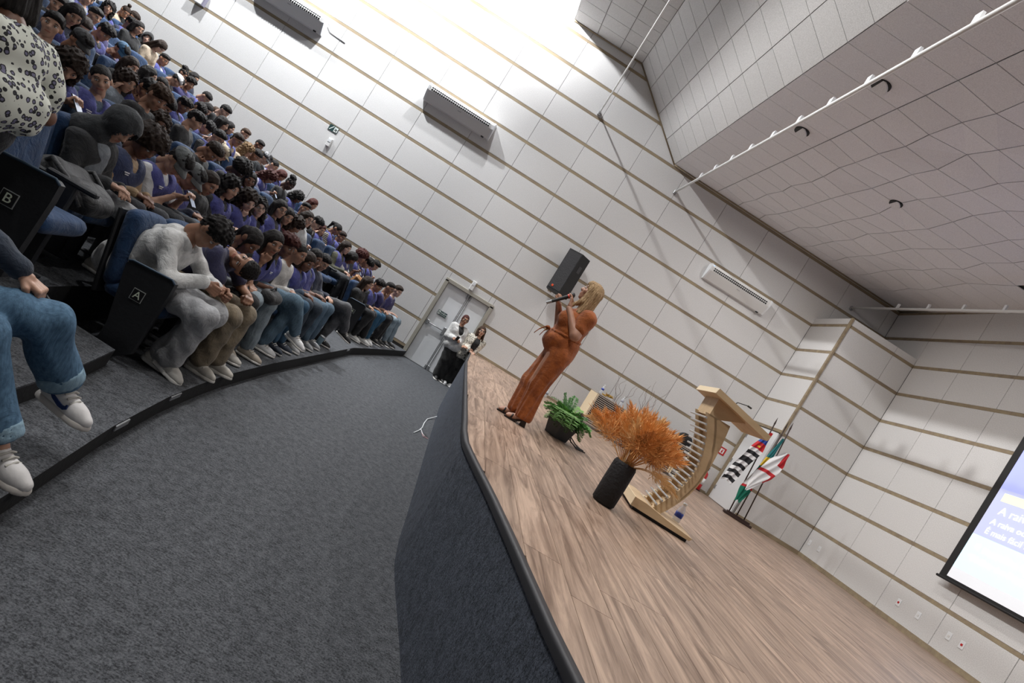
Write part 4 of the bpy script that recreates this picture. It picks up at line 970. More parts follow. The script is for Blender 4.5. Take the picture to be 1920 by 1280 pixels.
def cap_mesh(c):
    if c not in CAPM:
        V, F = sdf([ell((-.012, 0, .062), (.113, .094, .082))], .010, keep=[('p', (0, 0, .045), (-.10, 0, -1))], warp=lambda X, Y, Z: (.0015 * np.sin(6 * np.arctan2(Y, X) * 2) + 0 * Z).astype(np.float32))
        m = MB(); n = 12; vs = []
        for z0 in (0, .006):
            for r in (0, 1):
                for i in range(n + 1):
                    a = (i / n - .5) * 2.1; rr = .100 + r * .075 * math.cos(a * .75); vs.append((-.012 + rr * math.cos(a), (.09 + r * .006) * math.sin(a) * 1.0, .040 - .032 * r - .008 * math.sin(a) ** 2 + z0 + (.012 if c == 'w' else 0)))
        N1 = n + 1; fs = []
        for i in range(n): fs += [(i, i + 1, N1 + i + 1, N1 + i), (2 * N1 + i, 3 * N1 + i, 3 * N1 + i + 1, 2 * N1 + i + 1), (N1 + i, N1 + i + 1, 3 * N1 + i + 1, 3 * N1 + i)]
        if c == 'w': fs = []
        VV = np.concatenate([V, np.array(vs)]) if fs else V; FF = np.concatenate([F, np.array(fs) + len(V)]) if fs else F
        CAPM[c] = np_mesh('cap', VV, FF, mat('cap_' + c, CAPC[c], .8, 'fabric' if c != 'p' else 'print', col2=(.02, .02, .02) if c == 'p' else tuple(x * .75 for x in CAPC[c])))
    return CAPM[c]
gl = MB()
for s in (-1, 1):
    gl.tube([(.104 - .004 * abs(math.sin(t)), s * .034 + .024 * math.cos(t), .004 + .018 * math.sin(t)) for t in np.linspace(0, 6.283, 14)[:-1]], .0021, 4, closed=True); gl.tube([(.100, s * .058, .008), (.03, s * .083, .012), (-.01, s * .086, .008)], .0018, 4)
gl.tube([(.106, -.010, .008), (.108, 0, .010), (.106, .010, .008)], .0018, 4)
GLASSES = gl.mesh('glasses', M_black)
SHOEV = {}
def shoe_mesh(c, sole=(.72, .70, .66), near=False):
    key = (c, sole, near)
    if key not in SHOEV:
        h = .0075 if near else .012
        V, F = sdf([cap((-.055, 0, .040), (.11, 0, .034), .040, .036), cap((.09, .006, .030), (.150, .006, .028), .038, .030), cap((-.048, 0, .05), (-.038, 0, .090), .040, .038), cap((.0, 0, .062), (.09, 0, .042), .038, .032)], h, k=.03, keep=[('p', (0, 0, .015), (0, 0, -1))], cut=[cap((-.03, 0, .105), (-.02, 0, .16), .030, .034)])
        V2, F2 = sdf([cap((-.052, -.008, .0), (.11, -.004, .0), .046, .044), cap((-.052, .008, .0), (.145, .008, .0), .044, .040)], h, k=.03, keep=[('p', (0, 0, .027), (0, 0, 1)), ('p', (0, 0, .0), (0, 0, -1))])
        mt = [mat('shoe_%.2f_%.2f_%.2f' % c, c, .55, 'plain', bump=.1), mat('sole_%.2f_%.2f_%.2f' % sole, sole, .6), mat('lace_%.2f' % (sum(c) / 3), (.62, .60, .56) if sum(c) < 1.6 else (.44, .42, .38), .7)]
        lc_ = MB()
        for i in range(5): lc_.tube([(.022 + .022 * i, -.036 + .001 * i, .090 - .010 * i), (.030 + .022 * i, 0, .1085 - .0105 * i), (.022 + .022 * i, .036 - .001 * i, .090 - .010 * i)], .0055, 5)
        F3 = np.array([f for f in lc_.f if len(f) == 4]) + len(V) + len(V2)
        SHOEV[key] = np_mesh('shoe', np.concatenate([V, V2, np.array(lc_.v)]), np.concatenate([F, F2 + len(V), F3]), mt, np.concatenate([np.zeros(len(F), int), np.ones(len(F2), int), np.full(len(F3), 2)]))
    return SHOEV[key]

# ---------------------------------------------------------------- clothes
VIO, NAVY, BLK = (.072, .078, .30), (.014, .020, .050), (.009, .009, .010)
TOPS = {  # code: (shirt colour, long sleeves, vest colour, extra, words)
 'wh': ((.55, .56, .56), 1, None, 'open grey shirt'), 'bj': (BLK, 1, None, 'black jacket'), 'vn': (NAVY, 1, VIO, 'violet vest over navy sleeves'),
 'vk': ((.02, .02, .022), 1, VIO, 'violet vest over black sleeves'), 'bt': (BLK, 0, None, 'black t-shirt'), 'vb': ((.016, .016, .02), 0, VIO, 'violet vest over black tee'),
 'pt': ((.045, .038, .15), 0, None, 'dark violet tee'), 'vd': ((.05, .085, .14), 1, VIO, 'violet vest over denim jacket'), 'vg': ((.30, .32, .34), 1, VIO, 'violet vest over grey hoodie'),
 'be': ((.52, .42, .31), 1, None, 'beige sweater'), 'vw': ((.70, .71, .73), 0, VIO, 'violet vest over white tee'), 'gd': ((.24, .28, .32), 1, None, 'grey denim jacket'),
 'nj': (NAVY, 1, None, 'navy jacket'), 'gj': ((.085, .085, .09), 1, None, 'charcoal sweater'), 'vt': ((.40, .27, .15), 1, (.03, .045, .12), 'navy vest over tan sleeves'),
 'vs': ((.48, .38, .25), 0, VIO, 'violet vest over sand tee'), 'cy': ((.015, .02, .024), 0, (.012, .014, .018), 'black and cyan shirt'), 'vl': ((.46, .45, .60), 1, VIO, 'violet vest over lilac shirt'),
 'gh': ((.36, .37, .38), 1, None, 'grey hoodie'), 'ma': ((.12, .02, .03), 1, None, 'maroon top'), 'wj': ((.70, .70, .70), 1, (.015, .015, .017), 'black jacket over white'),
 'kn': ((.36, .32, .26), 1, (.085, .085, .38), 'patterned cardigan over violet tee'), 'vo': ((.085, .085, .05), 1, VIO, 'violet vest over olive sleeves'), 'wp': ((.62, .60, .57), 1, None, 'white padded jacket'),
 'bp': (BLK, 0, VIO, 'violet vest over black')}
def cloth(name, col, kind='fabric', **k): return mat(name + '_%.3f_%.3f_%.3f' % col, col, .85, kind, **k)

def frame(yaw, pitch=0, roll=0):
    a, p, r = (math.radians(v) for v in (yaw, pitch, roll)); f0 = A3(math.cos(a), -math.sin(a), 0); l0 = A3(math.sin(a), math.cos(a), 0); u0 = A3(0, 0, 1)
    f = f0 * math.cos(p) - u0 * math.sin(p); u = u0 * math.cos(p) + f0 * math.sin(p); l = l0 * math.cos(r) + u * math.sin(r); u = u * math.cos(r) - l0 * math.sin(r)
    return np.stack([f, l, u], 1)
def ik(S, T, l1, l2, pole):
    d = T - S; L = np.linalg.norm(d); L2 = min(L, (l1 + l2) * .995); d = d / (L + 1e-9); T = S + d * L2
    a = (l1 * l1 - l2 * l2 + L2 * L2) / (2 * L2); hgt = math.sqrt(max(l1 * l1 - a * a, 0)); p = pole - d * np.dot(pole, d); p /= np.linalg.norm(p) + 1e-9
    return S + d * a + p * hgt, T
class Fig: pass
def arms(f, targets, shw=.165, curls=(0, 0), dirs=None, poles=None, l1=.285, l2=.25):
    """targets: wrists (left, right)"""
    f.S, f.E, f.W, f.HD, f.curl = [], [], [], [], curls
    up = (f.N - f.P) / np.linalg.norm(f.N - f.P)
    for i, s in enumerate((1, -1)):
        S = f.N - up * .065 + f.bl * s * shw + f.bf * .0; pole = (A3(0, 0, -1) - f.bf * .5 + f.bl * s * .5) if not poles or poles[i] is None else poles[i]
        E, W = ik(S, targets[i], l1, l2, pole); f.S.append(S); f.E.append(E); f.W.append(W)
        d = (W - E) / np.linalg.norm(W - E); f.HD.append(dirs[i] if dirs and dirs[i] is not None else (d, None))
def torso(f, s=1., pelv=True):
    up = (f.N - f.P); L = np.linalg.norm(up); up /= L; bl = f.bl
    bx = getattr(f, 'bulk', 1.) * s; pr = []
    if pelv: pr.append(cap(f.P - bl * .075, f.P + bl * .075, .115 * bx))
    B = f.P + up * .30 * L + f.bf * .01; C = f.P + up * .62 * L + f.bf * .015; D = f.N - up * .075
    pr += [cap(B - bl * .062, B + bl * .062, .104 * bx), cap(C - bl * .078, C + bl * .078, .110 * bx), cap(D - bl * .115, D + bl * .115, .068 * bx), cap(f.N - up * .07, f.N - up * .01, .062, .052)]
    return pr
def build(f, label, skin, hair, hh, top, trousers, shoes, group=None, sleeve=None, near=False, extras=(), name='person', cat='person', hands=True, tkind='fabric', pr_extra=None, wide=1., cuff=.93, vneck=True, vestcol=None, shirtmat=None, legmat=None, bodycut=None, capc=None):
    """f: figure in world coordinates; makes the body (one mesh) and its clothes as children"""
    O = f.root; rel = lambda p: np.asarray(p, float) - O
    g = Fig(); g.__dict__.update(f.__dict__)
    for k in ('P', 'N', 'H'): setattr(g, k, rel(getattr(f, k)))
    for k in ('S', 'E', 'W', 'hip', 'kn', 'an'): setattr(g, k, [rel(p) for p in getattr(f, k)])
    HR = f.HR; up = (g.N - g.P) / np.linalg.norm(g.N - g.P)
    body = torso(g, .93) + [cap(g.N - up * .03, g.H + HR @ A3(-.035, 0, -.07), .053, .050)]
    for i in (0, 1):
        body += [cap(g.S[i], g.E[i], .047, .039), cap(g.E[i], g.W[i], .039, .027), cap(g.hip[i], g.kn[i], .078, .054), cap(g.kn[i], g.an[i], .052, .036)]
    V, F = sdf(body, hh * 1.15, k=.03); Vs, Fs, Ms = [V], [F], [np.zeros(len(F), int)]; n = len(V)
    hv, hf, hm, em = HEADS[.0055 if near else .0115 if hh > .025 else .0090]
    for v, q, m_ in ((hv, hf, hm), (np.array(em.v), np.array([x for x in em.f if len(x) == 4]), np.array([mm for x, mm in zip(em.f, em.m) if len(x) == 4]))):
        Vs.append(np.asarray(v) @ HR.T + g.H); Fs.append(np.asarray(q) + n); Ms.append(np.asarray(m_)); n += len(v)
    if hands:
        for i, s in enumerate((1, -1)):
            hv, hf = HANDS[(f.curl[i], .0045 if near else .0105 if hh > .025 else .0076)]; d, nrm = f.HD[i]
            z = -(nrm if nrm is not None else A3(0, 0, -1)); x = d / np.linalg.norm(d); z = z - x * np.dot(z, x); z /= np.linalg.norm(z) + 1e-9; y = np.cross(z, x)
            v = hv.copy(); q = hf
            if s == 1: v = v * (1, -1, 1); q = q[:, ::-1]
            Vs.append(v @ np.stack([x, y, z], 1).T + g.W[i] + x * .015); Fs.append(q + n); Ms.append(np.zeros(len(q), int)); n += len(v)
    root = link(name, np_mesh('body', np.concatenate(Vs), np.concatenate(Fs), [M_skin[skin], M_eye, M_iris, M_lip[skin]], np.concatenate(Ms)), None, tuple(O))
    tag(root, label, cat, group)
    if hair:
        st, hc = hair
        if capc: link('cap', cap_mesh(capc), root).matrix_local = basis(g.H, *HR.T)
        o = link('hair' if st != 'hood' else 'hood', hair_mesh(st, hc, near), root); o.matrix_local = basis(g.H, *HR.T)
    shirt, longs, vest = TOPS[top][:3] if isinstance(top, str) else top[:3]
    if vestcol: vest = vestcol
    if sleeve is not None: longs = sleeve
    fo = folds(.0085, 30, O[1] * 3); pr = torso(g)
    for i in (0, 1):
        if longs: pr += [cap(g.S[i], g.E[i], .052, .046), cap(g.E[i], g.E[i] + (g.W[i] - g.E[i]) * .93, .046, .036)]
        else: pr += [cap(g.S[i], g.S[i] + (g.E[i] - g.S[i]) * .72, .055, .053)]
    keep = []
    if not longs:
        for i in (0, 1): pass
    V, F = sdf(pr + (pr_extra or []), hh, k=.03, grow=.012, warp=fo, cut=[cap(g.N + up * .005, g.N + up * .12 + f.bf * .05, .060, .075)])
    kd = 'fabric' if top != 'kn' else 'stripe'
    link('shirt', np_mesh('shirt', V, F, shirtmat or cloth('top', shirt, kd, **(dict(col2=(.03, .028, .03)) if top == 'kn' else {}))), root)
    if vest:
        pr = torso(g)[1:4] if True else []
        pr.append(cap(g.P + up * .02 - f.bl * .07, g.P + up * .02 + f.bl * .07, .112))
        C = g.P + (g.N - g.P) * .70
        V, F = sdf(pr, hh * 1.05, k=.04, grow=.027, warp=folds(.007, 26, O[1]), cut=[cap(g.N + up * .02 + f.bf * .02, C + f.bf * .17, .066, .022), cap(g.N, g.N + up * .2, .062, .07), ell(g.N - up * .05 + f.bl * .20, (.06, .06, .075)), ell(g.N - up * .05 - f.bl * .20, (.06, .06, .075))], keep=[('p', tuple(g.P - up * .03), tuple(-up))])
        ve = link('vest', np_mesh('vest', V, F, cloth('vest', vest, 'fabric')), root)
    if trousers:
        pr = [cap(g.P - f.bl * .08 , g.P + f.bl * .08, .112)]
        for i in (0, 1):
            a2 = g.kn[i] + (g.an[i] - g.kn[i]) * cuff
            pr += [cap(g.hip[i], g.kn[i], .086 * (1 + (wide - 1) * .4), .063 * wide), cap(g.kn[i], a2, .062 * wide, .047 * (2 * wide - 1 if wide > 1 else 1))]
        ends = [('p', tuple(g.an[i] + (g.an[i] - g.kn[i]) / np.linalg.norm(g.an[i] - g.kn[i]) * 0), (0, 0, -1)) for i in (0, 1)]
        V, F = sdf(pr, hh, k=.03, grow=.008, warp=folds(.009, 27, O[1] * 2 + 1))
        link('trousers', np_mesh('trousers', V, F, legmat or cloth('leg', trousers, tkind)), root)
    if shoes:
        for i in (0, 1):
            fd = f.fd[i]; x = fd / np.linalg.norm(fd); z = getattr(f, 'fu', [A3(0, 0, 1)] * 2)[i]; z = z - x * np.dot(z, x); z /= np.linalg.norm(z); y = np.cross(z, x)
            o = link('shoe', shoe_mesh(*shoes, near=near) if isinstance(shoes[0], tuple) else shoe_mesh(shoes, near=near), root); o.matrix_local = basis(g.an[i] - z * .085 + x * .02, x, y, z)
    if vest and vest[2] > .1 and hh < .025 and int(abs(O[1] * 37)) % 2:
        m = MB(); C = g.P + (g.N - g.P) * .62 + f.bf * .155 - f.bl * .085; x_ = f.bl; z_ = up - x_ * np.dot(up, x_); z_ /= np.linalg.norm(z_); y_ = np.cross(z_, x_)
        m.box((0, 0, .008), (.055, .004, .009)); m.box((.006, 0, -.008), (.04, .004, .007)); o = m.obj('chest_print', M_wpaper, root); o.matrix_local = basis(C, x_, y_, z_); tag(o, kind='stuff')
    if 'glasses' in extras: link('glasses', GLASSES, root).matrix_local = basis(g.H, *HR.T)
    return root
def seated(seat, tz, H, yaw, pitch, roll, pose, HR=None, tors=.50, byaw=None, legs=None, knees=.0):
    f = Fig(); f.root = A3(seat[0], seat[1], tz); f.H = A3(*H); f.HR = frame(yaw, pitch, roll) if HR is None else HR
    b = frame(yaw * .35 if byaw is None else byaw); f.bf, f.bl = b[:, 0], b[:, 1]
    hp = frame(yaw, pitch * .55, roll * .6) if HR is None else frame(0, 35, 0)
    f.N = f.H + hp @ A3(-.045, 0, -.165)
    pz_ = tz + .55; dz = f.N[2] - pz_; dy = (f.N[1] - seat[1]) * .7; py_ = f.N[1] - dy
    dx = math.sqrt(max(tors ** 2 - dz * dz - dy * dy, .0004)); px_ = min(max(f.N[0] - dx, seat[0] - .10), seat[0] + .22)
    f.P = A3(px_, py_, pz_); f.hip, f.kn, f.an, f.fd = [], [], [], []
    r_ = random.Random(int(abs(seat[0] * 971 + seat[1] * 613)))
    for i, s in enumerate((1, -1)):
        hip = f.P + f.bl * s * .09 + f.bf * .03; f.hip.append(hip); kn = f.P + f.bf * (.44 + r_.uniform(-.02, .03)) + f.bl * s * r_.uniform(.08, .15) + A3(0, 0, .02); f.kn.append(kn)
        an = A3(kn[0] + r_.uniform(-.10, .06), kn[1] + s * .01, tz + .09); f.an.append(an); f.fd.append(f.bf + f.bl * s * .15)
    if legs: f.hip = [f.P + f.bl * .09, f.P - f.bl * .09]; f.kn, f.an, f.fd = legs
    th = f.P + f.bf * .30 + A3(0, 0, .115); H_ = f.H; R_ = f.HR; dn = A3(0, 0, -1)
    lap = [th + f.bl * .07, th - f.bl * .06]; T = list(lap); cu = [0, 0]; D = [(f.bf - f.bl * .8, dn), (f.bf + f.bl * .8, dn)]
    if pose == 'phone': T = [th + f.bl * .05 + A3(0, 0, .10), th - f.bl * .05 + A3(0, 0, .10)]; cu = [1, 1]; D = [(f.bf * .8 - f.bl * .5 + A3(0, 0, .3), A3(0, 0, 1)), (f.bf * .8 + f.bl * .5 + A3(0, 0, .3), A3(0, 0, 1))]
    if pose == 'chin': T[1] = H_ + R_ @ A3(.065, -.03, -.215); cu[1] = 1; D[1] = (R_ @ A3(.15, .25, 1.), R_ @ A3(-1, .1, 0)); T[0] = lap[1] + f.bl * .02
    if pose == 'cheek': T[1] = H_ + R_ @ A3(.03, -.125, -.17); cu[1] = 0; D[1] = (R_ @ A3(.0, .28, 1.), R_ @ A3(0, 1, .0)); T[0] = lap[1] + f.bl * .02
    arms(f, T, curls=tuple(cu), dirs=D); return f
# ================================================================ THE AUDIENCE
# row, seat y, head (x, y, z), hair, hair colour, skin, top, yaw, pitch, roll, pose, extra
CROWD = """
0 -8.40 1.67 -8.40 1.20 longtied k 4 vg 10 35 0 lap -
0 -7.90 1.66 -7.90 1.25 long k 3 bp 35 5 0 chin -
0 -7.40 1.60 -7.40 1.26 curly a 4 vb 12 8 0 lap -
0 -6.90 1.58 -6.90 1.23 tied k 3 wp 10 5 0 lap -
0 -6.30 1.53 -6.30 1.16 bob d 4 vd 25 15 0 lap -
0 -5.75 1.42 -5.75 1.22 tied k 4 vb 15 10 0 lap -
0 -5.20 1.38 -5.20 1.19 short k 2 nj 25 20 0 cheek glasses
0 -2.85 1.59 -2.85 1.16 long d 2 bj 10 5 0 lap -
0 -2.30 1.68 -2.30 1.20 curly k 3 vb 35 12 0 lap -
0 -1.70 1.79 -1.70 1.25 fade k 3 pt 15 5 0 chin glasses
0 -1.10 1.87 -1.10 1.27 short d 1 pt 30 5 0 lap -
1 -8.95 0.78 -8.85 1.47 afro d 4 vt 10 30 0 lap -
1 -8.36 0.80 -8.41 1.46 cap:g k 2 vw 8 42 0 phone -
1 -8.04 0.75 -8.02 1.39 cap:g k 3 vn 0 30 0 lap -
1 -7.58 0.71 -7.64 1.41 tied d 3 bj 6 20 0 lap -
1 -7.13 0.66 -7.12 1.47 longcurly k 2 vb 12 8 0 lap -
1 -6.67 0.71 -6.71 1.44 longcurly d 1 vk 25 20 18 chin -
1 -6.21 0.62 -6.16 1.42 longcurly k 1 vk 45 0 12 lap glasses
1 -5.76 0.62 -5.57 1.53 long k 2 vk 32 0 0 lap glasses
1 -5.31 0.65 -5.31 1.49 long k 2 bj 35 8 0 lap -
1 -4.85 0.76 -5.16 1.45 longcurly d 3 ma -10 35 0 phone -
1 -4.39 0.61 -4.45 1.60 bob d 1 wh 30 0 0 lap glasses
1 -2.60 0.80 -2.42 1.51 long d 1 vo 22 5 0 lap -
1 -2.15 0.95 -2.23 1.39 bob k 4 vw 0 38 0 phone -
1 -1.69 0.93 -1.53 1.50 afro a 3 vb 0 10 0 lap -
1 -1.23 1.06 -1.39 1.45 curly k 2 vw 8 40 0 phone -
1 -0.77 1.11 -0.87 1.49 fade k 2 vb 10 34 0 lap -
2 -8.74 -0.12 -8.74 1.68 longcurly d 2 vd 35 40 0 phone -
2 -8.21 -0.26 -8.21 1.72 tied k 2 vd 45 8 20 lap -
2 -7.63 -0.21 -7.54 1.87 curly n 3 bj 10 20 0 lap -
2 -7.17 -0.24 -7.26 1.66 longcurly d 4 vk 40 12 10 chin -
2 -6.33 -0.13 -6.33 1.71 short d 3 bj 5 42 0 chin -
2 -5.48 -0.15 -5.48 1.70 afro k 5 vb 0 38 0 lap -
2 -4.81 -0.28 -4.81 1.65 long k 4 vb 50 5 0 lap -
2 -2.61 -0.17 -2.61 1.72 fade k 3 gh 45 0 0 lap -
2 -2.14 -0.01 -2.14 1.61 curly k 1 wj 10 24 0 chin glasses
2 -1.66 -0.03 -1.65 1.54 long a 2 vw 35 5 0 cheek -
2 -1.20 0.11 -1.21 1.72 pony k 3 kn 5 24 0 lap glasses
2 -0.63 0.10 -0.63 1.63 short d 3 vb 20 5 0 lap glasses
3 -7.91 -1.21 -7.80 1.92 short k 2 wh 55 0 0 lap -
3 -7.45 -1.11 -7.56 1.93 cap:k k 3 bt 10 25 0 lap -
3 -6.87 -1.17 -6.67 1.88 longcurly d 2 gd 12 10 0 cheek -
3 -6.41 -1.08 -6.47 1.93 curly k 3 vk 10 35 0 chin -
3 -5.95 -1.05 -6.09 1.90 short k 3 gj -5 42 0 lap -
3 -5.18 -1.18 -5.18 1.96 curly k 2 bj -20 10 0 lap -
3 -4.63 -1.14 -4.53 1.94 short k 2 vb 15 20 0 lap glasses
3 -4.17 -1.12 -4.26 1.78 cap:e d 2 bj -30 25 0 lap -
3 -2.78 -0.94 -2.78 1.89 longcurly a 3 vl 0 42 0 phone -
3 -2.01 -0.89 -2.01 1.99 bun k 5 bj 10 30 0 lap -
3 -1.55 -0.80 -1.55 1.86 longcurly k 4 vb 0 38 0 lap -
3 -0.70 -0.77 -0.70 1.92 bob a 2 vb 12 18 0 cheek -
4 -6.69 -2.03 -6.69 2.21 long k 2 vn 30 25 0 lap -
4 -5.54 -2.10 -5.47 2.12 long d 2 bj 10 10 0 lap -
4 -5.09 -2.14 -5.03 2.17 bob k 2 vn -20 0 0 lap -
4 -4.63 -2.12 -4.75 2.15 bob k 1 bj 50 5 0 chin -
4 -4.13 -2.08 -4.13 2.10 curly k 4 vn 5 15 0 lap -
4 -3.64 -1.96 -3.49 2.02 curly k 2 vb -5 40 0 phone -
4 -3.19 -2.04 -3.01 2.25 long k 2 vg -20 5 0 lap -
4 -2.74 -1.92 -2.53 2.16 short d 3 vs 10 18 0 lap glasses
4 -2.29 -1.86 -2.13 2.12 longcurly l 2 be -15 20 0 lap -
4 -1.84 -1.78 -1.92 2.13 short k 3 bj 10 36 0 lap -
4 -1.39 -1.77 -1.51 2.19 cap:p k 1 cy 0 24 0 lap -
4 -0.94 -1.73 -1.13 2.17 tied k 2 vw 5 22 0 lap -
4 -0.48 -1.63 -0.79 2.09 bob a 3 vb 0 38 0 lap -
5 -5.94 -3.00 -5.84 2.28 short k 2 bj 40 15 0 lap -
5 -5.48 -2.92 -5.44 2.24 short d 1 vk 30 35 0 lap glasses
5 -5.03 -2.95 -5.05 2.35 curly k 3 vb 10 28 0 lap -
5 -4.57 -2.91 -4.68 2.28 cap:b k 3 pt 10 38 0 cheek -
5 -2.78 -2.76 -2.62 2.27 curly k 3 bj 5 42 0 cheek -
5 -2.32 -2.78 -2.36 2.36 long k 1 bj 12 28 0 lap -
5 -1.86 -2.73 -1.92 2.54 short k 1 bj 0 28 0 lap -
5 -1.40 -2.76 -1.42 2.34 long k 2 vb -10 5 0 lap -
5 -0.94 -2.65 -0.99 2.42 fade n 2 vb 10 18 0 lap -
5 -0.38 -2.57 -0.38 2.41 fade k 4 bj 12 18 0 lap -
6 -4.12 -3.94 -4.12 2.57 short k 2 vb 10 10 0 lap -
6 -2.20 -3.64 -2.18 2.53 cap:w k 2 bj -30 40 0 lap -
6 -1.74 -3.71 -1.70 2.65 curly k 3 pt 25 5 0 cheek -
6 -1.28 -3.53 -1.33 2.62 fade k 2 vn 0 38 0 lap -
6 -0.68 -3.58 -0.68 2.50 long n 1 be 38 5 0 lap -
7 -3.34 -4.82 -3.34 2.84 short d 2 vg 30 10 0 lap -
7 -2.27 -4.68 -2.26 2.99 bob k 2 bj 20 10 0 lap -
7 -1.81 -4.50 -1.78 2.97 long d 1 be 0 42 0 lap -
7 -1.35 -4.57 -1.41 2.81 fade k 3 vw 10 10 0 lap -
7 -0.89 -4.46 -0.84 2.82 bun k 3 bj 0 20 0 lap -
7 -0.43 -4.46 -0.49 2.91 bob k 2 nj 10 10 0 lap -
8 -1.94 -5.58 -1.94 3.05 longcurly k 2 vb 50 5 0 lap -
8 -1.40 -5.50 -1.40 3.07 curly k 3 vn 5 8 0 lap -
8 -0.86 -5.47 -0.86 3.06 hood:k k 1 bj 50 0 -10 lap -
9 -0.83 -6.25 -0.71 3.32 topbun d 3 be 20 28 0 lap -
9 -0.37 -6.22 -0.49 3.34 short d 3 bj -20 30 0 lap -
"""
ORD = ['zeroth', 'first', 'second', 'third', 'fourth', 'fifth', 'sixth', 'seventh', 'eighth', 'ninth', 'tenth', 'eleventh', 'twelfth', 'thirteenth', 'fourteenth', 'fifteenth', 'sixteenth', 'seventeenth', 'eighteenth']
HW = dict(short='short-haired', fade='short-cropped', curly='curly-haired', afro='big-afro', long='long-haired', longcurly='long curly-haired', bob='bob-haired', tied='tied-back-haired', longtied='braided', topbun='top-bun', bun='curly-bun', pony='ponytailed', hood='hooded', cap='capped')
CW = dict(k='black', d='dark brown', n='brown', a='auburn', l='light brown')
PW = dict(lap='', phone=' with a phone', chin=' chin on hand', cheek=' hand at face')
KW = dict(k='black', b='blue', w='white', g='grey', e='beige', p='patterned')
def seat_x(k, y): return front(y) - .62 - RUN * k + (.12 if k else 0)
# --- seats
M_blue = mat('seat_blue', (.013, .052, .135), .9, 'fabric', col2=(.008, .030, .085)); M_shell = mat('seat_shell', (.013, .014, .017), .6, 'plain', bump=.2)
def chamf(c, d, R=None, ch=.03):
    m = MB(); m.box(c, d, R=R, ch=ch); return m
Ry = lambda a: np.array(((math.cos(a), 0, math.sin(a)), (0, 1, 0), (-math.sin(a), 0, math.cos(a))))
def soft(prs, h, mt, k=.03, **kw): V, F = sdf(prs, h, k=k, **kw); return np_mesh('seat_part', V, F, mt)
bk = [cap((-.185, yy, zz), (-.185 - .12 * (zz - .42) , yy, zz), .055) for yy in (-.17, 0, .17) for zz in (.5,)]
bk = [cap((-.15, yy, .46), (-.235, yy * .97, .90 - .3 * yy * yy), .050, .045) for yy in np.linspace(-.185, .185, 9)]
SEATM = dict(back=soft(bk, .022, M_blue, .06), pan=soft([cap((-.12, yy, .40), (.20, yy, .41), .05, .055) for yy in np.linspace(-.175, .175, 7)], .024, M_blue, .05))
m = MB(); m.box((-.255, 0, .62), (.03, .46, .60), R=Ry(-.2), ch=.01); SEATM['shell'] = m.mesh('shell', M_shell)
m = MB(); m.box((.03, 0, .615), (.30, .05, .035), ch=.01); m.box((.02, 0, .31), (.10, .045, .60), ch=.008); m.box((.02, 0, .01), (.22, .06, .02), ch=.005); SEATM['arm'] = m.mesh('armrest', M_shell)
def row_rz(y): return math.atan2(-(front(y + .2) - front(y - .2)) / .4, 1)
def add_seat(k, y, label, ends=''):
    s = empty('auditorium_seat', (seat_x(k, y), y, tier(k)), row_rz(y)); tag(s, label, 'seat', 'blue seats in the tiered rows')
    link('backrest', SEATM['back'], s); link('seat_pan', SEATM['pan'], s); link('shell', SEATM['shell'], s)
    link('armrest', SEATM['arm'], s, (0, .265, 0))
    if not ends: link('armrest', SEATM['arm'], s, (0, -.265, 0))
    for e in ends:
        p = [(-.065, .62), (-.055, .645), (-.03, .657), (.235, .67), (.262, .655), (.265, .56), (.25, .10), (.12, .0), (.02, .0), (.02, .22)]
        m = MB(); m.prism(p, -.315, -.262, lambda a, b, h: (a, h, b)); pn = m.obj('end_panel', M_shell, s)
        m = MB(); m.tube([(-.06, -.317, .648), (-.03, -.317, .663), (.235, -.317, .676), (.264, -.317, .655)], .008, 5); m.obj('piping', mat('piping_blue_grey', (.05, .085, .13), .6), pn)
        m = MB(); m.box((.10, -.318, .47), (.080, .004, .080)); m.obj('plate_border', mat('plate_pale', (.45, .47, .45), .5), pn)
        m = MB(); m.box((.10, -.320, .47), (.072, .004, .072)); m.obj('plate', M_black, pn)
        o = link('row_letter', text_mesh(e, .072, mat('row_letter', (.78, .85, .68), .5), .0015, 'CENTER'), pn); o.matrix_local = basis((.10, -.3225, .47), (1, 0, 0), (0, 0, 1), (0, -1, 0))
    return s
rows = {}
for ln in CROWD.strip().split('\n'):
    t = ln.split(); rows.setdefault(int(t[0]), []).append(t)
rows[0] += [[0, '-9.35', None], [0, '-8.85', None]]; rows[1] += [[1, '-9.28', None], [1, '-9.72', None]]
LEGS = [((.045, .048, .055), 'fabric'), ((.06, .10, .16), 'denim'), ((.02, .022, .03), 'fabric'), ((.10, .15, .21), 'denim'), ((.012, .012, .014), 'fabric')]
SHOES = [(.70, .70, .68), (.02, .02, .022), (.40, .38, .35), (.55, .52, .47)]
made = 0
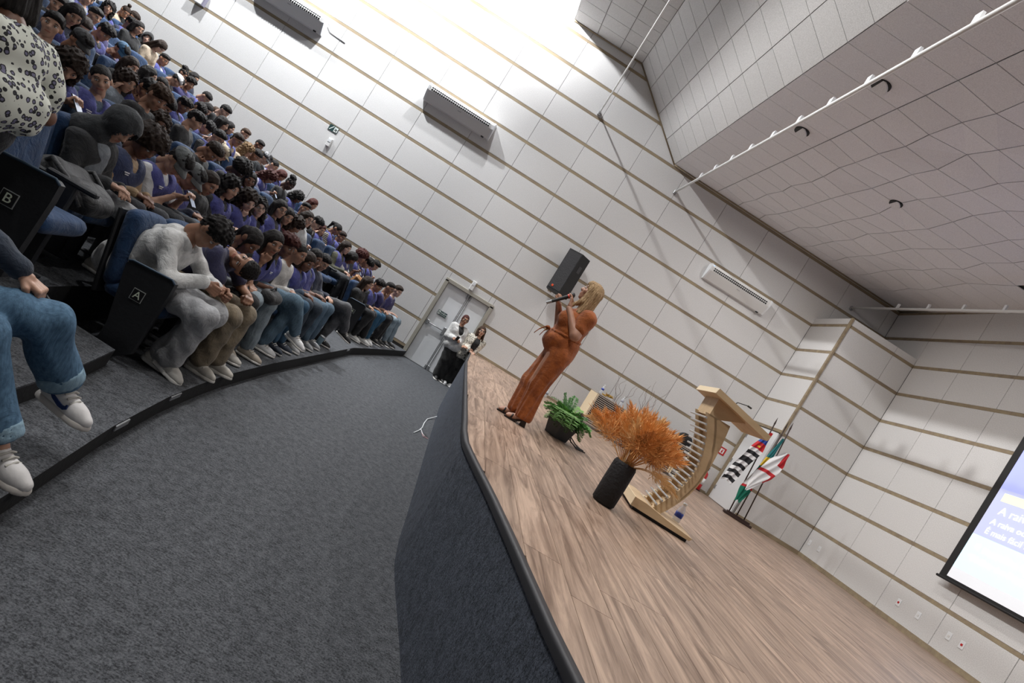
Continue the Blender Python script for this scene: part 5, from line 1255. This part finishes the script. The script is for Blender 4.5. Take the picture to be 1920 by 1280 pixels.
for k in sorted(rows):
    rows[k].sort(key=lambda t: float(t[1]))
    for i, t in enumerate(rows[k]):
        y = float(t[1]); nx = float(rows[k][i + 1][1]) if i + 1 < len(rows[k]) else 0
        who = '%s row, %s seat from the near aisle' % (ORD[k + 1], ORD[i + 1])
        ends = 'A' if k == 0 and (i == 0 or y == -2.85) else ''
        add_seat(k, y, ('blue seat with black A panel, ' + ('near' if i == 0 else 'far') + ' block, first row') if ends else 'occupied blue seat in the ' + who, ends)
        if nx - y > .98 and nx < -.1 and not (k == 0 and y < -4 and nx > -3):   # an unoccupied seat in between
            for q in range(int((nx - y) / .5) - 1): add_seat(k, y + (q + 1) * (nx - y) / int((nx - y) / .5), 'empty blue seat %sin the %s row, after its %s occupied seat' % (('', 'one further ', 'two further ', 'three further ')[min(q, 3)], ORD[k + 1], ORD[i + 1]))
        if t[2] is None: continue
        hx, hy, hz = map(float, t[2:5]); hair, hc, skin, top = t[5], t[6], int(t[7]), t[8]; yaw, pitch, roll = map(float, t[9:12]); pose, ext = t[12], t[13]
        lg = None
        if k == 0 and t[1] in ('-7.40', '-5.20'):   # legs crossed
            xs_ = seat_x(0, y); lg = ([A3(xs_ + .44, y + .10, T0 + .56), A3(xs_ + .47, y + .02, T0 + .66)], [A3(xs_ + .36, y + .08, T0 + .09), A3(xs_ + .58, y + .20, T0 + .33)], [A3(1, 0, 0), A3(1, -.1, -.25)])
        f = seated((seat_x(k, y), y), tier(k), (hx, hy, hz), yaw, pitch, roll, pose, legs=lg)
        dist = math.dist((hx, hy, hz), CAM); hh = .016 if dist < 5.6 else .021 if dist < 7 else .026 if dist < 9.5 else .032
        st, _, cc = hair.partition(':'); hl = 'short' if st == 'cap' else st; hcol = hc
        if st == 'hood': hcol = cloth('top', BLK)
        lab = ('%s person in %s%s, %s row, %s from near aisle' % ((KW[cc] + '-capped') if st == 'cap' else ('hooded' if st == 'hood' else CW[hc] + ' ' + HW[st]), TOPS[top][3], PW[pose], ORD[k + 1], ORD[i + 1])).replace('violet vest over', 'violet vest,').split()
        lc_, lk = LEGS[(i * 3 + k) % 5]
        if k == 0: lc_, lk = {'-8.40': (LEGS[4]), '-7.90': ((.30, .36, .40), 'denim'), '-7.40': ((.13, .21, .28), 'denim'), '-6.90': ((.04, .10, .17), 'denim'), '-6.30': ((.035, .05, .07), 'denim'), '-5.75': ((.10, .16, .22), 'denim'), '-5.20': ((.09, .092, .10), 'fabric'), '-2.85': LEGS[4], '-2.30': ((.03, .11, .20), 'denim'), '-1.70': LEGS[4], '-1.10': ((.28, .36, .42), 'denim')}[t[1]]
        sh = SHOES[(i * 7 + k) % 4]
        if k == 0: sh = {'-8.40': (.50, .48, .44), '-7.90': (.38, .33, .27), '-7.40': (.74, .74, .74), '-6.90': (.025, .035, .055), '-6.30': (.45, .45, .45), '-5.75': (.30, .31, .32), '-5.20': (.015, .015, .016), '-2.85': (.70, .70, .68), '-2.30': (.70, .70, .70), '-1.70': (.02, .02, .02), '-1.10': (.02, .02, .022)}[t[1]]
        b = build(f, ' '.join(lab[:16]), skin, (hl, hcol), hh, top, lc_, sh, group='seated audience', tkind=lk, extras=(ext,), capc=cc if st == 'cap' else None, wide=1.0 if k else 1.12)
        if pose == 'phone':
            p = (f.W[0] + f.W[1]) / 2 + f.bf * .10 + A3(0, 0, .035); fr_ = frame(0, 45, 0)
            m = MB(); m.box((0, 0, 0), (.15, .075, .009), ch=.003); o = m.obj('phone', M_dark); o.matrix_world = basis(p, *fr_.T)
            tag(o, ('phone held by the %s person in %s, %s row' % (CW[hc] + ' ' + HW[st] if st != 'cap' else KW[cc] + '-capped', TOPS[top][3].replace('violet vest over', 'violet vest,'), ORD[k + 1])), 'phone')
            m = MB(); m.box((0, 0, .005), (.14, .066, .002)); m.obj('screen', mat('phone_screen', (.35, .40, .5), .3, emit=.25), o)
        made += 1
# ================================================================ THE PEOPLE SHOWN LARGE
# --- end seat of the second row with a backpack on it
s = add_seat(1, -10.26, 'blue auditorium seat with black end panel lettered B at the aisle', 'B'); s.location.x += .33; s.location.z += .03
bp = empty('backpack', (seat_x(1, -9.80) + .22, -9.74, tier(1) + .47)); tag(bp, 'black backpack lying on the seats between the B panel and the hooded person', 'backpack')
M_nyl = mat('black_nylon', (.006, .006, .007), .6, 'fabric', col2=(.014, .014, .016))
V, F = sdf([cap((-.10, -.10, .13), (-.10, .10, .12), .11), cap((.05, -.11, .10), (.05, .10, .09), .10), cap((.16, -.08, .07), (.16, .09, .07), .075)], .013, k=.06, warp=folds(.012, 22, 1)); link('bag', np_mesh('bag', V, F, M_nyl), bp)
V, F = sdf([cap((.12, -.10, .12), (.12, .07, .12), .06), cap((.19, -.08, .08), (.19, .06, .08), .05)], .012, k=.05, warp=folds(.006, 30, 2)); link('front_pocket', np_mesh('front_pocket', V, F, M_nyl), bp)
m = MB(); m.tube([(-.16, -.12, .16), (-.05, -.2, .24), (.08, -.2, .18), (.2, -.16, .05)], .016, 6); m.obj('strap', M_nyl, bp); m = MB(); m.tube([(-.16, .1, .16), (-.05, .16, .24), (.1, .15, .15)], .016, 6); m.obj('strap', M_nyl, bp)
m = MB(); m.box((.13, -.165, .13), (.03, .006, .02)); m.obj('tag', M_wpaper, bp)

# --- hooded person, second row
legs = ([A3(1.22, -8.98, .96), A3(1.20, -9.16, .96)], [A3(1.16, -8.86, .47), A3(1.12, -8.98, .47)], [A3(1, .2, 0), A3(1, 0, 0)])
f = seated((.80, -9.24), tier(1), (.84, -9.29, 1.50), 2, 32, 0, 'lap', tors=.50, legs=legs)
b = build(f, 'person in dark hooded jacket with light grey front, head bowed, behind the A seat', 2, ('hood', mat('hood_charcoal', (.040, .044, .048), .9, 'fabric')), .011, ((.024, .026, .029), 1, None, ''), (.40, .41, .42), (.6, .6, .6), near=True)
C_ = f.N - f.root; up = (f.N - f.P) / np.linalg.norm(f.N - f.P)
V, F = sdf([cap(f.P - f.root + up * (.06 + .0) + f.bf * .035, C_ - up * .11 + f.bf * .035, .105, .085)], .012, grow=.018, warp=folds(.005, 26, 3)); link('sweatshirt_front', np_mesh('front', V, F, mat('sweat_grey', (.27, .30, .33), .9, 'fabric')), b)

# --- first row, first seat: white hoodie
legs = ([A3(2.06, -9.22, .66), A3(2.10, -9.44, .66)], [A3(1.93, -9.33, .235), A3(2.02, -9.36, .255)], [A3(1, .10, -.15), A3(1, -.2, -.25)])
f = seated((1.50, -9.35), T0, (1.80, -9.35, 1.19), 6, 44, 0, 'lap', tors=.54, byaw=0, legs=legs)
f.bulk = 1.2; arms(f, [A3(1.98, -9.20, .84), A3(1.95, -9.36, .86)], curls=(1, 1), dirs=[(A3(1, .2, -.25), A3(0, -1, 0)), (A3(1, .45, -.3), A3(0, 1, -.2))], poles=[A3(-.4, 1, -.6), A3(-.5, -1, -.6)])
b = build(f, 'curly-haired person in white hoodie and grey sweatpants beside the A panel, first row', 3, ('curly', 'k'), .010, ((.76, .76, .745), 1, None, ''), (.42, .425, .44), ((.60, .58, .54), (.70, .69, .66)), near=True, wide=1.38)
up = (f.N - f.P) / np.linalg.norm(f.N - f.P); C_ = f.N - f.root
V, F = sdf([cap(C_ - f.bl * .09 - f.bf * .075 - up * .01, C_ + f.bl * .09 - f.bf * .075 - up * .01, .066), cap(C_ - f.bf * .115 - up * .09, C_ - f.bf * .11, .085, .06), cap(C_ + f.bl * .085, C_ + f.bl * .05 + f.bf * .075 - up * .05, .032), cap(C_ - f.bl * .085, C_ - f.bl * .05 + f.bf * .075 - up * .05, .032)], .010, k=.04, warp=folds(.004, 30, 2)); link('hood', np_mesh('hood', V, F, cloth('top', (.76, .76, .745))), b)
V, F = sdf([cap(f.P - f.root - f.bl * .08 + up * .03, f.P - f.root + f.bl * .08 + up * .03, .122), cap(f.P - f.root + up * .10 - f.bl * .06 + f.bf * .03, f.P - f.root + up * .10 + f.bl * .06 + f.bf * .03, .125)], .011, grow=.014, warp=folds(.006, 34, 5)); link('hem', np_mesh('hem', V, F, cloth('top', (.76, .76, .745))), b)

# --- first row, second seat: bent far forward with the head turned sideways to the camera
HR = np.stack([A3(-.28, -.86, .42), A3(.0, .44, .9), A3(.93, -.25, -.12)], 1)
u_, _, v_ = np.linalg.svd(HR); HR = u_ @ v_
if np.linalg.det(HR) < 0: HR[:, 1] *= -1
legs = ([A3(2.06, -8.66, .66), A3(2.08, -8.98, .66)], [A3(2.06, -8.72, .225), A3(2.05, -8.96, .225)], [A3(1, .12, 0), A3(1, -.2, 0)])
f = seated((1.48, -8.82), T0, (1.90, -8.80, 1.035), 0, 60, 0, 'lap', HR=HR, tors=.50, byaw=0, legs=legs)
f.N = A3(1.76, -8.80, 1.07); f.P = A3(1.46, -8.82, .70)
arms(f, [A3(2.02, -8.68, .82), A3(1.99, -9.12, .84)], curls=(1, 1), dirs=[(A3(.5, -1, -.1), A3(0, 0, -1)), (A3(.2, -1, .1), A3(.2, 0, -1))], poles=[A3(.2, 1, -.8), A3(.7, .2, -1)])
b = build(f, 'person in dark violet tee and khaki trousers bent forward, head sideways, first row', 3, ('fade', 'k'), .010, ((.030, .030, .085), 0, None, ''), (.24, .19, .125), ((.50, .47, .42), (.60, .58, .54)), near=True, wide=1.34)
up = (f.N - f.P) / np.linalg.norm(f.N - f.P); o = link('chest_print', text_mesh('Três', .07, mat('print_grey', (.30, .30, .38), .7), .001, 'CENTER'), b)
C_ = f.P + up * .30 + f.bf * .0 - A3(0, .165, .02) - f.root; o.matrix_local = basis(C_, A3(.75, 0, -.66), A3(.66, -.2, .72), A3(-.1, -1, .0))

# --- left block: only the crossed legs, the sleeve and a hand are in the frame
legs = ([A3(2.22, -11.36, .64), A3(2.26, -11.12, .715)], [A3(2.44, -11.24, .235), A3(2.36, -10.92, .42)], [A3(1, -.1, -.10), A3(1, -.12, -.14)])
f = seated((1.78, -11.5), T0, (1.80, -11.55, 1.36), -5, 5, 0, 'lap', tors=.5, byaw=-8, legs=legs)
f.P = A3(1.80, -11.50, .68); f.N = A3(1.72, -11.55, 1.20); f.hip = [f.P + f.bl * .09, f.P - f.bl * .08]
arms(f, [A3(2.12, -11.18, .86), A3(2.0, -11.62, .80)], curls=(1, 0), dirs=[(A3(.85, .35, -.35), A3(.3, .2, -1)), None])
b = build(f, 'person in wide blue jeans sitting with legs crossed at the left edge', 2, ('short', 'k'), .010, ((.020, .034, .06), 1, None, ''), (.085, .17, .26), ((.68, .66, .65), (.60, .56, .52)), near=True, wide=1.33, cuff=.80, legmat=mat('wide_jeans', (.10, .20, .31), .85, 'denim', col2=(.035, .085, .15)))
for o in [c for c in b.children if c.name.startswith('shoe')][1:]:
    lg = MB(); pts = [(.115, .020), (.07, .000), (.02, .004), (-.05, .040)]; lo_ = [(.10, .035), (.075, .030), (.05, .018), (.03, .016)]
    poly = [(-.06, .078), (-.01, .046), (.035, .034), (.062, .036), (.076, .048), (.070, .066), (.062, .064), (.062, .054), (.048, .051), (.02, .056)]
    lg.prism(poly, -.0425, -.0365, lambda a, b_, h: (a, h - .0045, b_)); lg.obj('shoe_emblem', mat('emblem_blue', (.012, .035, .14), .5), o)
for i in (0, 1):
    a = f.an[i] - f.root; k_ = f.kn[i] - f.root; d = (a - k_) / np.linalg.norm(a - k_)
    V, F = sdf([cap(a - d * .14, a - d * .06, .086, .089)], .011, k=.02, cut=[cap(a - d * .2, a + d * .12, .072)], keep=[('p', tuple(a - d * .045), tuple(d)), ('p', tuple(a - d * .11), tuple(-d))]); link('turn_up', np_mesh('turn_up', V, F, mat('jeans_inside', (.26, .38, .46), .85, 'denim', col2=(.16, .26, .34))), b)
V, F = sdf([cap(f.an[1] - f.root + A3(0, 0, -.01), f.an[1] - f.root + A3(-.01, 0, .05), .044, .046)], .010); link('sock', np_mesh('sock', V, F, mat('sock_teal', (.015, .045, .075), .9, 'fabric')), b)

# --- person with leopard print blouse, walking up the near aisle, head cut by the frame
f = Fig(); f.root = A3(1.38, -10.88, .262); b3 = frame(180, 0, 0); f.bf, f.bl = b3[:, 0], b3[:, 1]
f.H = A3(1.13, -10.80, 1.86); f.HR = frame(195, 12, 0); f.N = A3(1.27, -10.83, 1.70); f.P = A3(1.38, -10.84, 1.38); f.bulk = .98
f.hip = [f.P + f.bl * .09, f.P - f.bl * .09]; f.kn = [A3(1.26, -10.96, .80), A3(1.34, -10.76, .80)]; f.an = [A3(1.30, -10.98, .35), A3(1.36, -10.76, .35)]; f.fd = [f.bf, f.bf]
arms(f, [A3(1.20, -11.06, 1.28), A3(1.20, -10.65, 1.25)], shw=.18, poles=[A3(.9, -.5, -.5), A3(.5, .5, -.6)])
build(f, 'person in white leopard print blouse standing in the aisle, face cut off', 4, ('bob', 'k'), .011, ((.6, .6, .6), 0, None, ''), (.016, .017, .022), (.02, .02, .02), near=True,
      shirtmat=mat('leopard', (.66, .68, .60), .8, 'leopard'), pr_extra=[cap(f.P - f.root - f.bl * .09 - A3(0, 0, .02), f.P - f.root + f.bl * .09 - A3(0, 0, .02), .115), cap(f.S[0] - f.root, f.S[0] + (f.E[0] - f.S[0]) * .55 - f.root, .06, .078), cap(f.S[1] - f.root, f.S[1] + (f.E[1] - f.S[1]) * .55 - f.root, .06, .078), cap(f.P - f.root - f.bl * .085, f.P - f.root + f.bl * .085, .130)])

# --- two people by the white door
def standing(root, H, lean, yaw, byaw, ankles, targets, hipz=.88, dirs=None, curls=(0, 0), poles=None, bulk=1.):
    f = Fig(); f.root = A3(*root); f.H = A3(*H); f.HR = frame(*yaw); b = frame(byaw); f.bf, f.bl = b[:, 0], b[:, 1]; f.bulk = bulk
    f.N = f.H + f.HR @ A3(-.04, 0, -.165); f.P = A3(*lean); f.hip = [f.P + f.bl * .085 - A3(0, 0, .03), f.P - f.bl * .085 - A3(0, 0, .03)]; f.an = [A3(*a) for a in ankles]
    f.kn = [(h + a) / 2 + f.bf * .03 for h, a in zip(f.hip, f.an)]; f.fd = [f.bf + f.bl * .2, f.bf - f.bl * .2]
    arms(f, [A3(*t) for t in targets], curls=curls, dirs=dirs, poles=poles); return f
f = standing((3.56, -.50, 0), (3.42, -.52, 1.50), (3.50, -.50, .92), (75, 0, 0), 68, ((3.63, -.48, .09), (3.52, -.52, .09)), ((3.52, -.72, 1.02), (3.47, -.72, 1.02)), curls=(1, 1), dirs=[(A3(-.7, -.6, .1), A3(0, .6, -.8)), (A3(.7, -.6, .1), A3(0, .6, -.8))])
b = build(f, 'person in white blazer and black wide trousers standing before the white door', 3, ('longtied', 'a'), .016, ((.012, .012, .013), 0, None, ''), (.010, .010, .011), (.02, .018, .018), extras=('glasses',), wide=1.5, near=True)
g_ = Fig(); g_.__dict__.update(f.__dict__); 
for k_ in ('P', 'N', 'H'): setattr(g_, k_, getattr(f, k_) - f.root)
S_, E_, W_ = [[p - f.root for p in q_] for q_ in (f.S, f.E, f.W)]; upv = A3(0, 0, 1)
pr = torso(g_) + [cap(g_.P - f.bl * .10 - upv * .06, g_.P + f.bl * .10 - upv * .06, .125)]
for i in (0, 1): pr += [cap(S_[i], E_[i], .056, .050), cap(E_[i], E_[i] + (W_[i] - E_[i]) * .8, .050, .042)]
V, F = sdf(pr, .016, k=.03, grow=.026, cut=[cap(g_.N + f.bf * .12, g_.P + f.bf * .20 + upv * .12, .085, .03), cap(g_.N, g_.N + upv * .12, .07, .08)], warp=folds(.004, 24, 2)); link('blazer', np_mesh('blazer', V, F, cloth('top', (.74, .74, .73))), b)
o = MB().box((0, 0, 0), (.07, .01, .14), ch=.003).obj('phone', M_dark, None, (3.50, -.82, 1.06), (.6, 0, .3)); tag(o, 'dark phone in the hands of the person in the white blazer', 'phone')
f = standing((3.80, -.46, 0), (3.88, -.44, 1.475), (3.84, -.42, .90), (80, -8, 6), 72, ((3.86, -.44, .09), (3.76, -.46, .09)), ((3.80, -.66, .98), (3.90, -.66, .95)), curls=(1, 1), dirs=[(A3(-.9, -.3, .0), A3(0, .6, -.8)), (A3(.9, -.3, 0.), A3(0, .6, -.8))])
b = build(f, 'person in black and cream print jacket leaning by the stage corner, hands crossed', 2, ('long', 'n'), .016, ((.012, .012, .013), 0, None, ''), (.010, .010, .011), ((.65, .65, .65), (.7, .7, .7)), extras=('glasses',), wide=1.45, near=True)
g_ = Fig(); g_.__dict__.update(f.__dict__)
for k_ in ('P', 'N', 'H'): setattr(g_, k_, getattr(f, k_) - f.root)
S_, E_, W_ = [[p - f.root for p in q_] for q_ in (f.S, f.E, f.W)]
pr = torso(g_) + [cap(g_.P - f.bl * .10 - upv * .10, g_.P + f.bl * .10 - upv * .10, .125)]
for i in (0, 1): pr += [cap(S_[i], E_[i], .060, .066), cap(E_[i], E_[i] + (W_[i] - E_[i]) * .62, .066, .062)]
V, F = sdf(pr, .016, k=.03, grow=.028, cut=[cap(g_.N + f.bf * .12, g_.P + f.bf * .22 - upv * .1, .075, .09), cap(g_.N, g_.N + upv * .12, .07, .08)], warp=folds(.004, 24, 2)); link('printed_jacket', np_mesh('jacket', V, F, mat('print_jacket', (.66, .63, .55), .85, 'print', col2=(.015, .015, .015))), b)

# --- tan handbag and other things held in the rows
hb = empty('handbag', (1.42, -2.62, tier(1) + .62)); hb.rotation_euler = (.1, .35, .2); tag(hb, 'tan leather handbag on a lap in the second row, far block', 'bag')
M_tan = mat('tan_leather', (.42, .20, .075), .5, 'plain', bump=.2); m = MB(); m.box((0, 0, 0), (.34, .16, .20), ch=.035); m.obj('bag', M_tan, hb); m = MB(); m.tube([(-.08, -.06, -.1), (.0, -.10, -.2), (.12, -.08, -.22), (.16, -.05, -.1)], .012, 6); m.obj('handle', M_tan, hb); m = MB(); m.box((.0, -.083, .04), (.26, .006, .012)); m.obj('flap_seam', mat('tan_dark', (.20, .09, .03), .5), hb)
hb = empty('black_bag', (1.90, -7.90, .80)); tag(hb, 'black bag on the lap of the person in light jeans, first row', 'bag'); V, F = sdf([cap((0, -.09, 0), (0, .10, 0), .06), cap((.05, -.08, -.02), (.05, .09, -.02), .05)], .012, k=.05, warp=folds(.008, 24, 3)); link('bag', np_mesh('bag', V, F, M_nyl), hb); m = MB(); m.tube([(0, -.1, .04), (.02, -.02, .10), (0, .1, .04)], .010, 6); m.obj('handle', M_nyl, hb)
wb = empty('tumbler', (1.98, -5.48, T0)); wb.rotation_euler = (0, .12, 0); tag(wb, 'pale blue drinking tumbler standing on the first tier between feet', 'bottle'); m = MB(); m.lathe([(0, 0), (.035, .003), (.042, .16), (.042, .17), (0, .17)], 18); m.obj('cup', mat('tumbler_blue', (.22, .32, .38), .35), wb); m = MB(); m.lathe([(0, .17), (.044, .17), (.044, .19), (.02, .195), (0, .195)], 18); m.obj('lid', M_grey, wb)

# ================================================================ THE SPEAKING WOMAN
O = A3(4.64, -7.45, ST); yy = A3(0, 1, 0)
M_suit = mat('rust_velvet', (.34, .088, .010), .85, 'fabric', col2=(.20, .044, .004)); SHR = A3
HRs = frame(183, -13, 0); Hc = A3(.00, 0, 1.605)
# body (skin): head, neck, arms, legs, hands: one mesh
NE = A3(.055, 0, 1.435); Sn, En, Wn = A3(.085, -.175, 1.345), A3(.055, -.235, 1.115), A3(-.135, -.115, 1.335)   # near arm (her left)
Sf, Ef, Wf = A3(.06, .175, 1.345), A3(-.08, .24, 1.13), A3(-.235, .085, 1.335)
body = [cap(NE - A3(0, 0, .06), Hc + HRs @ A3(-.03, 0, -.07), .062, .056), ell((.02, 0, 1.20), (.13, .15, .16)), ell((.02, 0, 1.0), (.13, .15, .15)),
        cap(Sn, En, .068, .058), cap(En, Wn, .056, .032), cap(Sf, Ef, .066, .056), cap(Ef, Wf, .055, .032),
        cap((.02, -.09, .84), (-.02, -.075, .47), .11, .07), cap((-.02, -.075, .47), (.065, -.075, .13), .066, .042), cap((.02, .09, .84), (-.04, .08, .47), .11, .07), cap((-.04, .08, .47), (-.02, .08, .13), .066, .042)]
for (ax, ay) in ((.065, -.075), (-.02, .08)):   # bare feet in sandals, heels raised
    body += [cap((ax + .012, ay, .10), (ax - .09, ay, .045), .036, .033), cap((ax - .09, ay, .045), (ax - .145, ay, .035), .036, .030)]
    for t in range(5): body.append(cap((ax - .14, ay - .026 + .013 * t, .034), (ax - .175 + .006 * t, ay - .028 + .014 * t, .028), .0095, .008))
V, F = sdf(body, .009, k=.022); Vs, Fs, Ms = [V], [F], [np.zeros(len(F), int)]; n = len(V)
hv, hf, hm, em = HEADS[.0055]
for v, q, m_ in ((hv, hf, hm), (np.array(em.v), np.array([x for x in em.f if len(x) == 4]), np.array([mm for x, mm in zip(em.f, em.m) if len(x) == 4]))):
    Vs.append(np.asarray(v) * 1.03 @ HRs.T + Hc); Fs.append(np.asarray(q) + n); Ms.append(np.asarray(m_)); n += len(v)
def put_hand(W, x, nrm, left, curl):
    global n
    hv, hf = HANDS[(curl, .0045)]; x = x / np.linalg.norm(x); z = -nrm; z = z - x * np.dot(z, x); z /= np.linalg.norm(z); y = np.cross(z, x); v = hv.copy(); q = hf
    if left: v = v * (1, -1, 1); q = q[:, ::-1]
    Vs.append(v @ np.stack([x, y, z], 1).T + W + x * .02); Fs.append(q + n); Ms.append(np.zeros(len(q), int)); n += len(v)
put_hand(Wf, A3(-.55, -.75, .35), A3(.6, -.2, .75), False, 1)     # right hand closed round the microphone
put_hand(Wn, A3(-.15, .30, .95), A3(-.9, .5, 0.), True, 0)        # left hand raised beside it
wm = link('person', np_mesh('body', np.concatenate(Vs), np.concatenate(Fs), [mat('skin_tan', (.43, .225, .145), .5, 'skin', col2=(.36, .185, .12)), M_eye, M_iris, M_lip[2]], np.concatenate(Ms)), None, tuple(O))
tag(wm, 'blond person in rust jumpsuit speaking into a microphone on the stage', 'person')
# jumpsuit
suit = [ell((.012, 0, 1.10), (.172, .185, .12)), ell((.015, 0, 1.235), (.180, .195, .165)), ell((-.085, -.075, 1.225), (.105, .092, .095)), ell((-.085, .075, 1.225), (.105, .092, .095)), ell((.005, 0, .985), (.205, .205, .15)), ell((-.065, 0, .955), (.135, .165, .125)), ell((.045, 0, .90), (.160, .205, .185)),
        cap((.09, -.13, 1.36), (.09, .13, 1.36), .078), cap((.05, -.095, .84), (.02, -.085, .46), .130, .100), cap((.02, -.085, .46), (.065, -.082, .11), .098, .100), cap((.02, .095, .84), (-.05, .085, .46), .130, .100), cap((-.05, .085, .46), (-.03, .086, .13), .098, .100)]
for s_, S_ in ((-1, Sn), (1, Sf)): suit += [ell(tuple(S_ + A3(.005, s_ * .02, -.03)), (.095, .085, .105)), cap(S_, S_ + ((En if s_ < 0 else Ef) - S_) * .62, .082, .078)]
def sfold(X, Y, Z):
    leg = np.clip((.80 - Z) / .3, 0, 1); a = np.arctan2(Y, X - .02)
    waist = np.exp(-((Z - 1.085) / .018) ** 2)
    return (.007 * leg * np.sin(9 * np.arctan2(np.abs(Y) - .085, X - .01) + 4 * Z) + .003 * np.sin(40 * Z + 8 * Y + 3 * np.sin(14 * X)) * (Z > .85) + .004 * waist).astype(np.float32)
V, F = sdf(suit, .010, k=.035, warp=sfold, cut=[cap(NE + A3(0, 0, -.01), NE + A3(-.05, 0, .12), .07, .09)], keep=[('p', (0, 0, .07), (0, 0, -1))]); link('jumpsuit', np_mesh('jumpsuit', V, F, M_suit), wm)
V, F = sdf([cap((.168 * math.cos(a) + .006, .180 * math.sin(a), 1.065 + .012 * math.cos(a)), (.168 * math.cos(a + .35) + .006, .180 * math.sin(a + .35), 1.065 + .012 * math.cos(a + .35)), .019) for a in np.arange(0, 6.28, .35)], .009, k=.01, warp=folds(.003, 60, 1)); link('belt', np_mesh('belt', V, F, M_suit), wm)
m = MB()
for pts in ([(-.195, -.02, 1.055), (-.235, -.05, 1.05), (-.285, -.07, .99), (-.31, -.075, .93)], [(-.195, -.02, 1.05), (-.23, -.04, 1.0), (-.245, -.045, .94)]):
    w_ = .022; vs = []; 
    for p in pts: vs += [(p[0], p[1] - w_, p[2]), (p[0], p[1] + w_, p[2] - .01), (p[0] - .006, p[1] + w_, p[2] - .004), (p[0] - .006, p[1] - w_, p[2] + .006)]
    m.add(vs, [(4 * i + a, 4 * i + (a + 1) % 4, 4 * i + 4 + (a + 1) % 4, 4 * i + 4 + a) for i in range(len(pts) - 1) for a in range(4)], 0, True)
m.ell((-.21, -.02, 1.052), (.028, .03, .024)); m.obj('bow', M_suit, wm)
# hair: long and straight, over the shoulders
V, F = sdf([ell((-.012, 0, .038), (.110, .092, .100)), cap((-.06, .04, .02), (-.12, .05, -.27), .055, .045), cap((-.06, -.04, .02), (-.12, -.05, -.27), .055, .045), cap((-.02, -.075, .02), (-.045, -.10, -.24), .034, .040), cap((-.02, .075, .02), (-.045, .10, -.24), .034, .040),
            cap((.035, -.078, .05), (.02, -.098, -.13), .020, .024), cap((.02, -.098, -.13), (.06, -.10, -.22), .024, .016), cap((.035, .078, .05), (.02, .098, -.13), .020, .024), cap((.02, .098, -.13), (.07, .09, -.24), .024, .016), ell((.060, .0, .078), (.036, .062, .040))],
           .0075, k=.025, cut=[ell((.118, 0, -.035), (.105, .068, .098)), cap((.01, 0, -.09), (.05, 0, -.3), .06, .09)], warp=strands(.004, 34), keep=[('p', (0, 0, -.29), (0, 0, -1))])
mh = mat('hair_blond', (.58, .40, .22), .42, 'hair', col2=(.20, .115, .05)); o = link('hair', np_mesh('hair', V * 1.03, F, mh), wm); o.matrix_local = basis(Hc, *HRs.T)
# sandals
M_sd = mat('sandal_black', (.016, .012, .012), .4)
for (ax, ay) in ((.065, -.075), (-.02, .08)):
    m = MB(); m.prism([(ax + .05, .075), (ax - .03, .045), (ax - .10, .018), (ax - .19, .014), (ax - .19, .0), (ax - .09, .0), (ax + .00, .045), (ax + .005, .0), (ax + .065, .0)], ay - .04, ay + .04, lambda a, b_, h: (a, h, b_)); sd = m.obj('sandal', M_sd, wm)
    m = MB(); m.tube([(ax - .12, ay - .045, .02), (ax - .115, ay - .03, .065), (ax - .115, ay + .03, .065), (ax - .12, ay + .045, .02)], .010, 6); m.tube([(ax + .05, ay - .02, .10), (ax - .02, ay - .042, .10), (ax - .04, ay, .115), (ax - .02, ay + .042, .10), (ax + .05, ay + .02, .10)], .008, 6); m.obj('strap', M_sd, sd)
    m = MB(); m.tube([(ax - .028 + .014 * math.cos(t), ay - .047, .105 + .018 * math.sin(t)) for t in np.linspace(0, 6.28, 11)[:-1]], .003, 5, closed=True); m.obj('buckle', M_gold, sd)
# microphone
mc = empty('microphone', tuple(O + A3(-.235, -.03, 1.40))); tag(mc, 'black handheld microphone with red ring in the speaking person\'s hands', 'microphone')
d = A3(.20, -.02, .215); d /= np.linalg.norm(d); p0 = A3(-.125, 0, -.125)
m = MB(); m.cyl(p0 + d * .05, p0 + d * .245, .0165, .021, 14); m.obj('handle', M_dark, mc)
m = MB(); m.cyl(p0 - d * .01, p0 + d * .05, .0165, .0165, 14); m.obj('tail', M_grey, mc)
m = MB(); m.cyl(p0 + d * .232, p0 + d * .250, .0245, .0245, 16); m.obj('ring', mat('ring_red', (.75, .05, .02), .4), mc)
m = MB(); m.ell(tuple(p0 + d * .283), (.028, .028, .030), nu=14, nv=10); m.obj('grille', mat('mic_grille', (.02, .02, .022), .5, 'plain', bump=.8), mc)
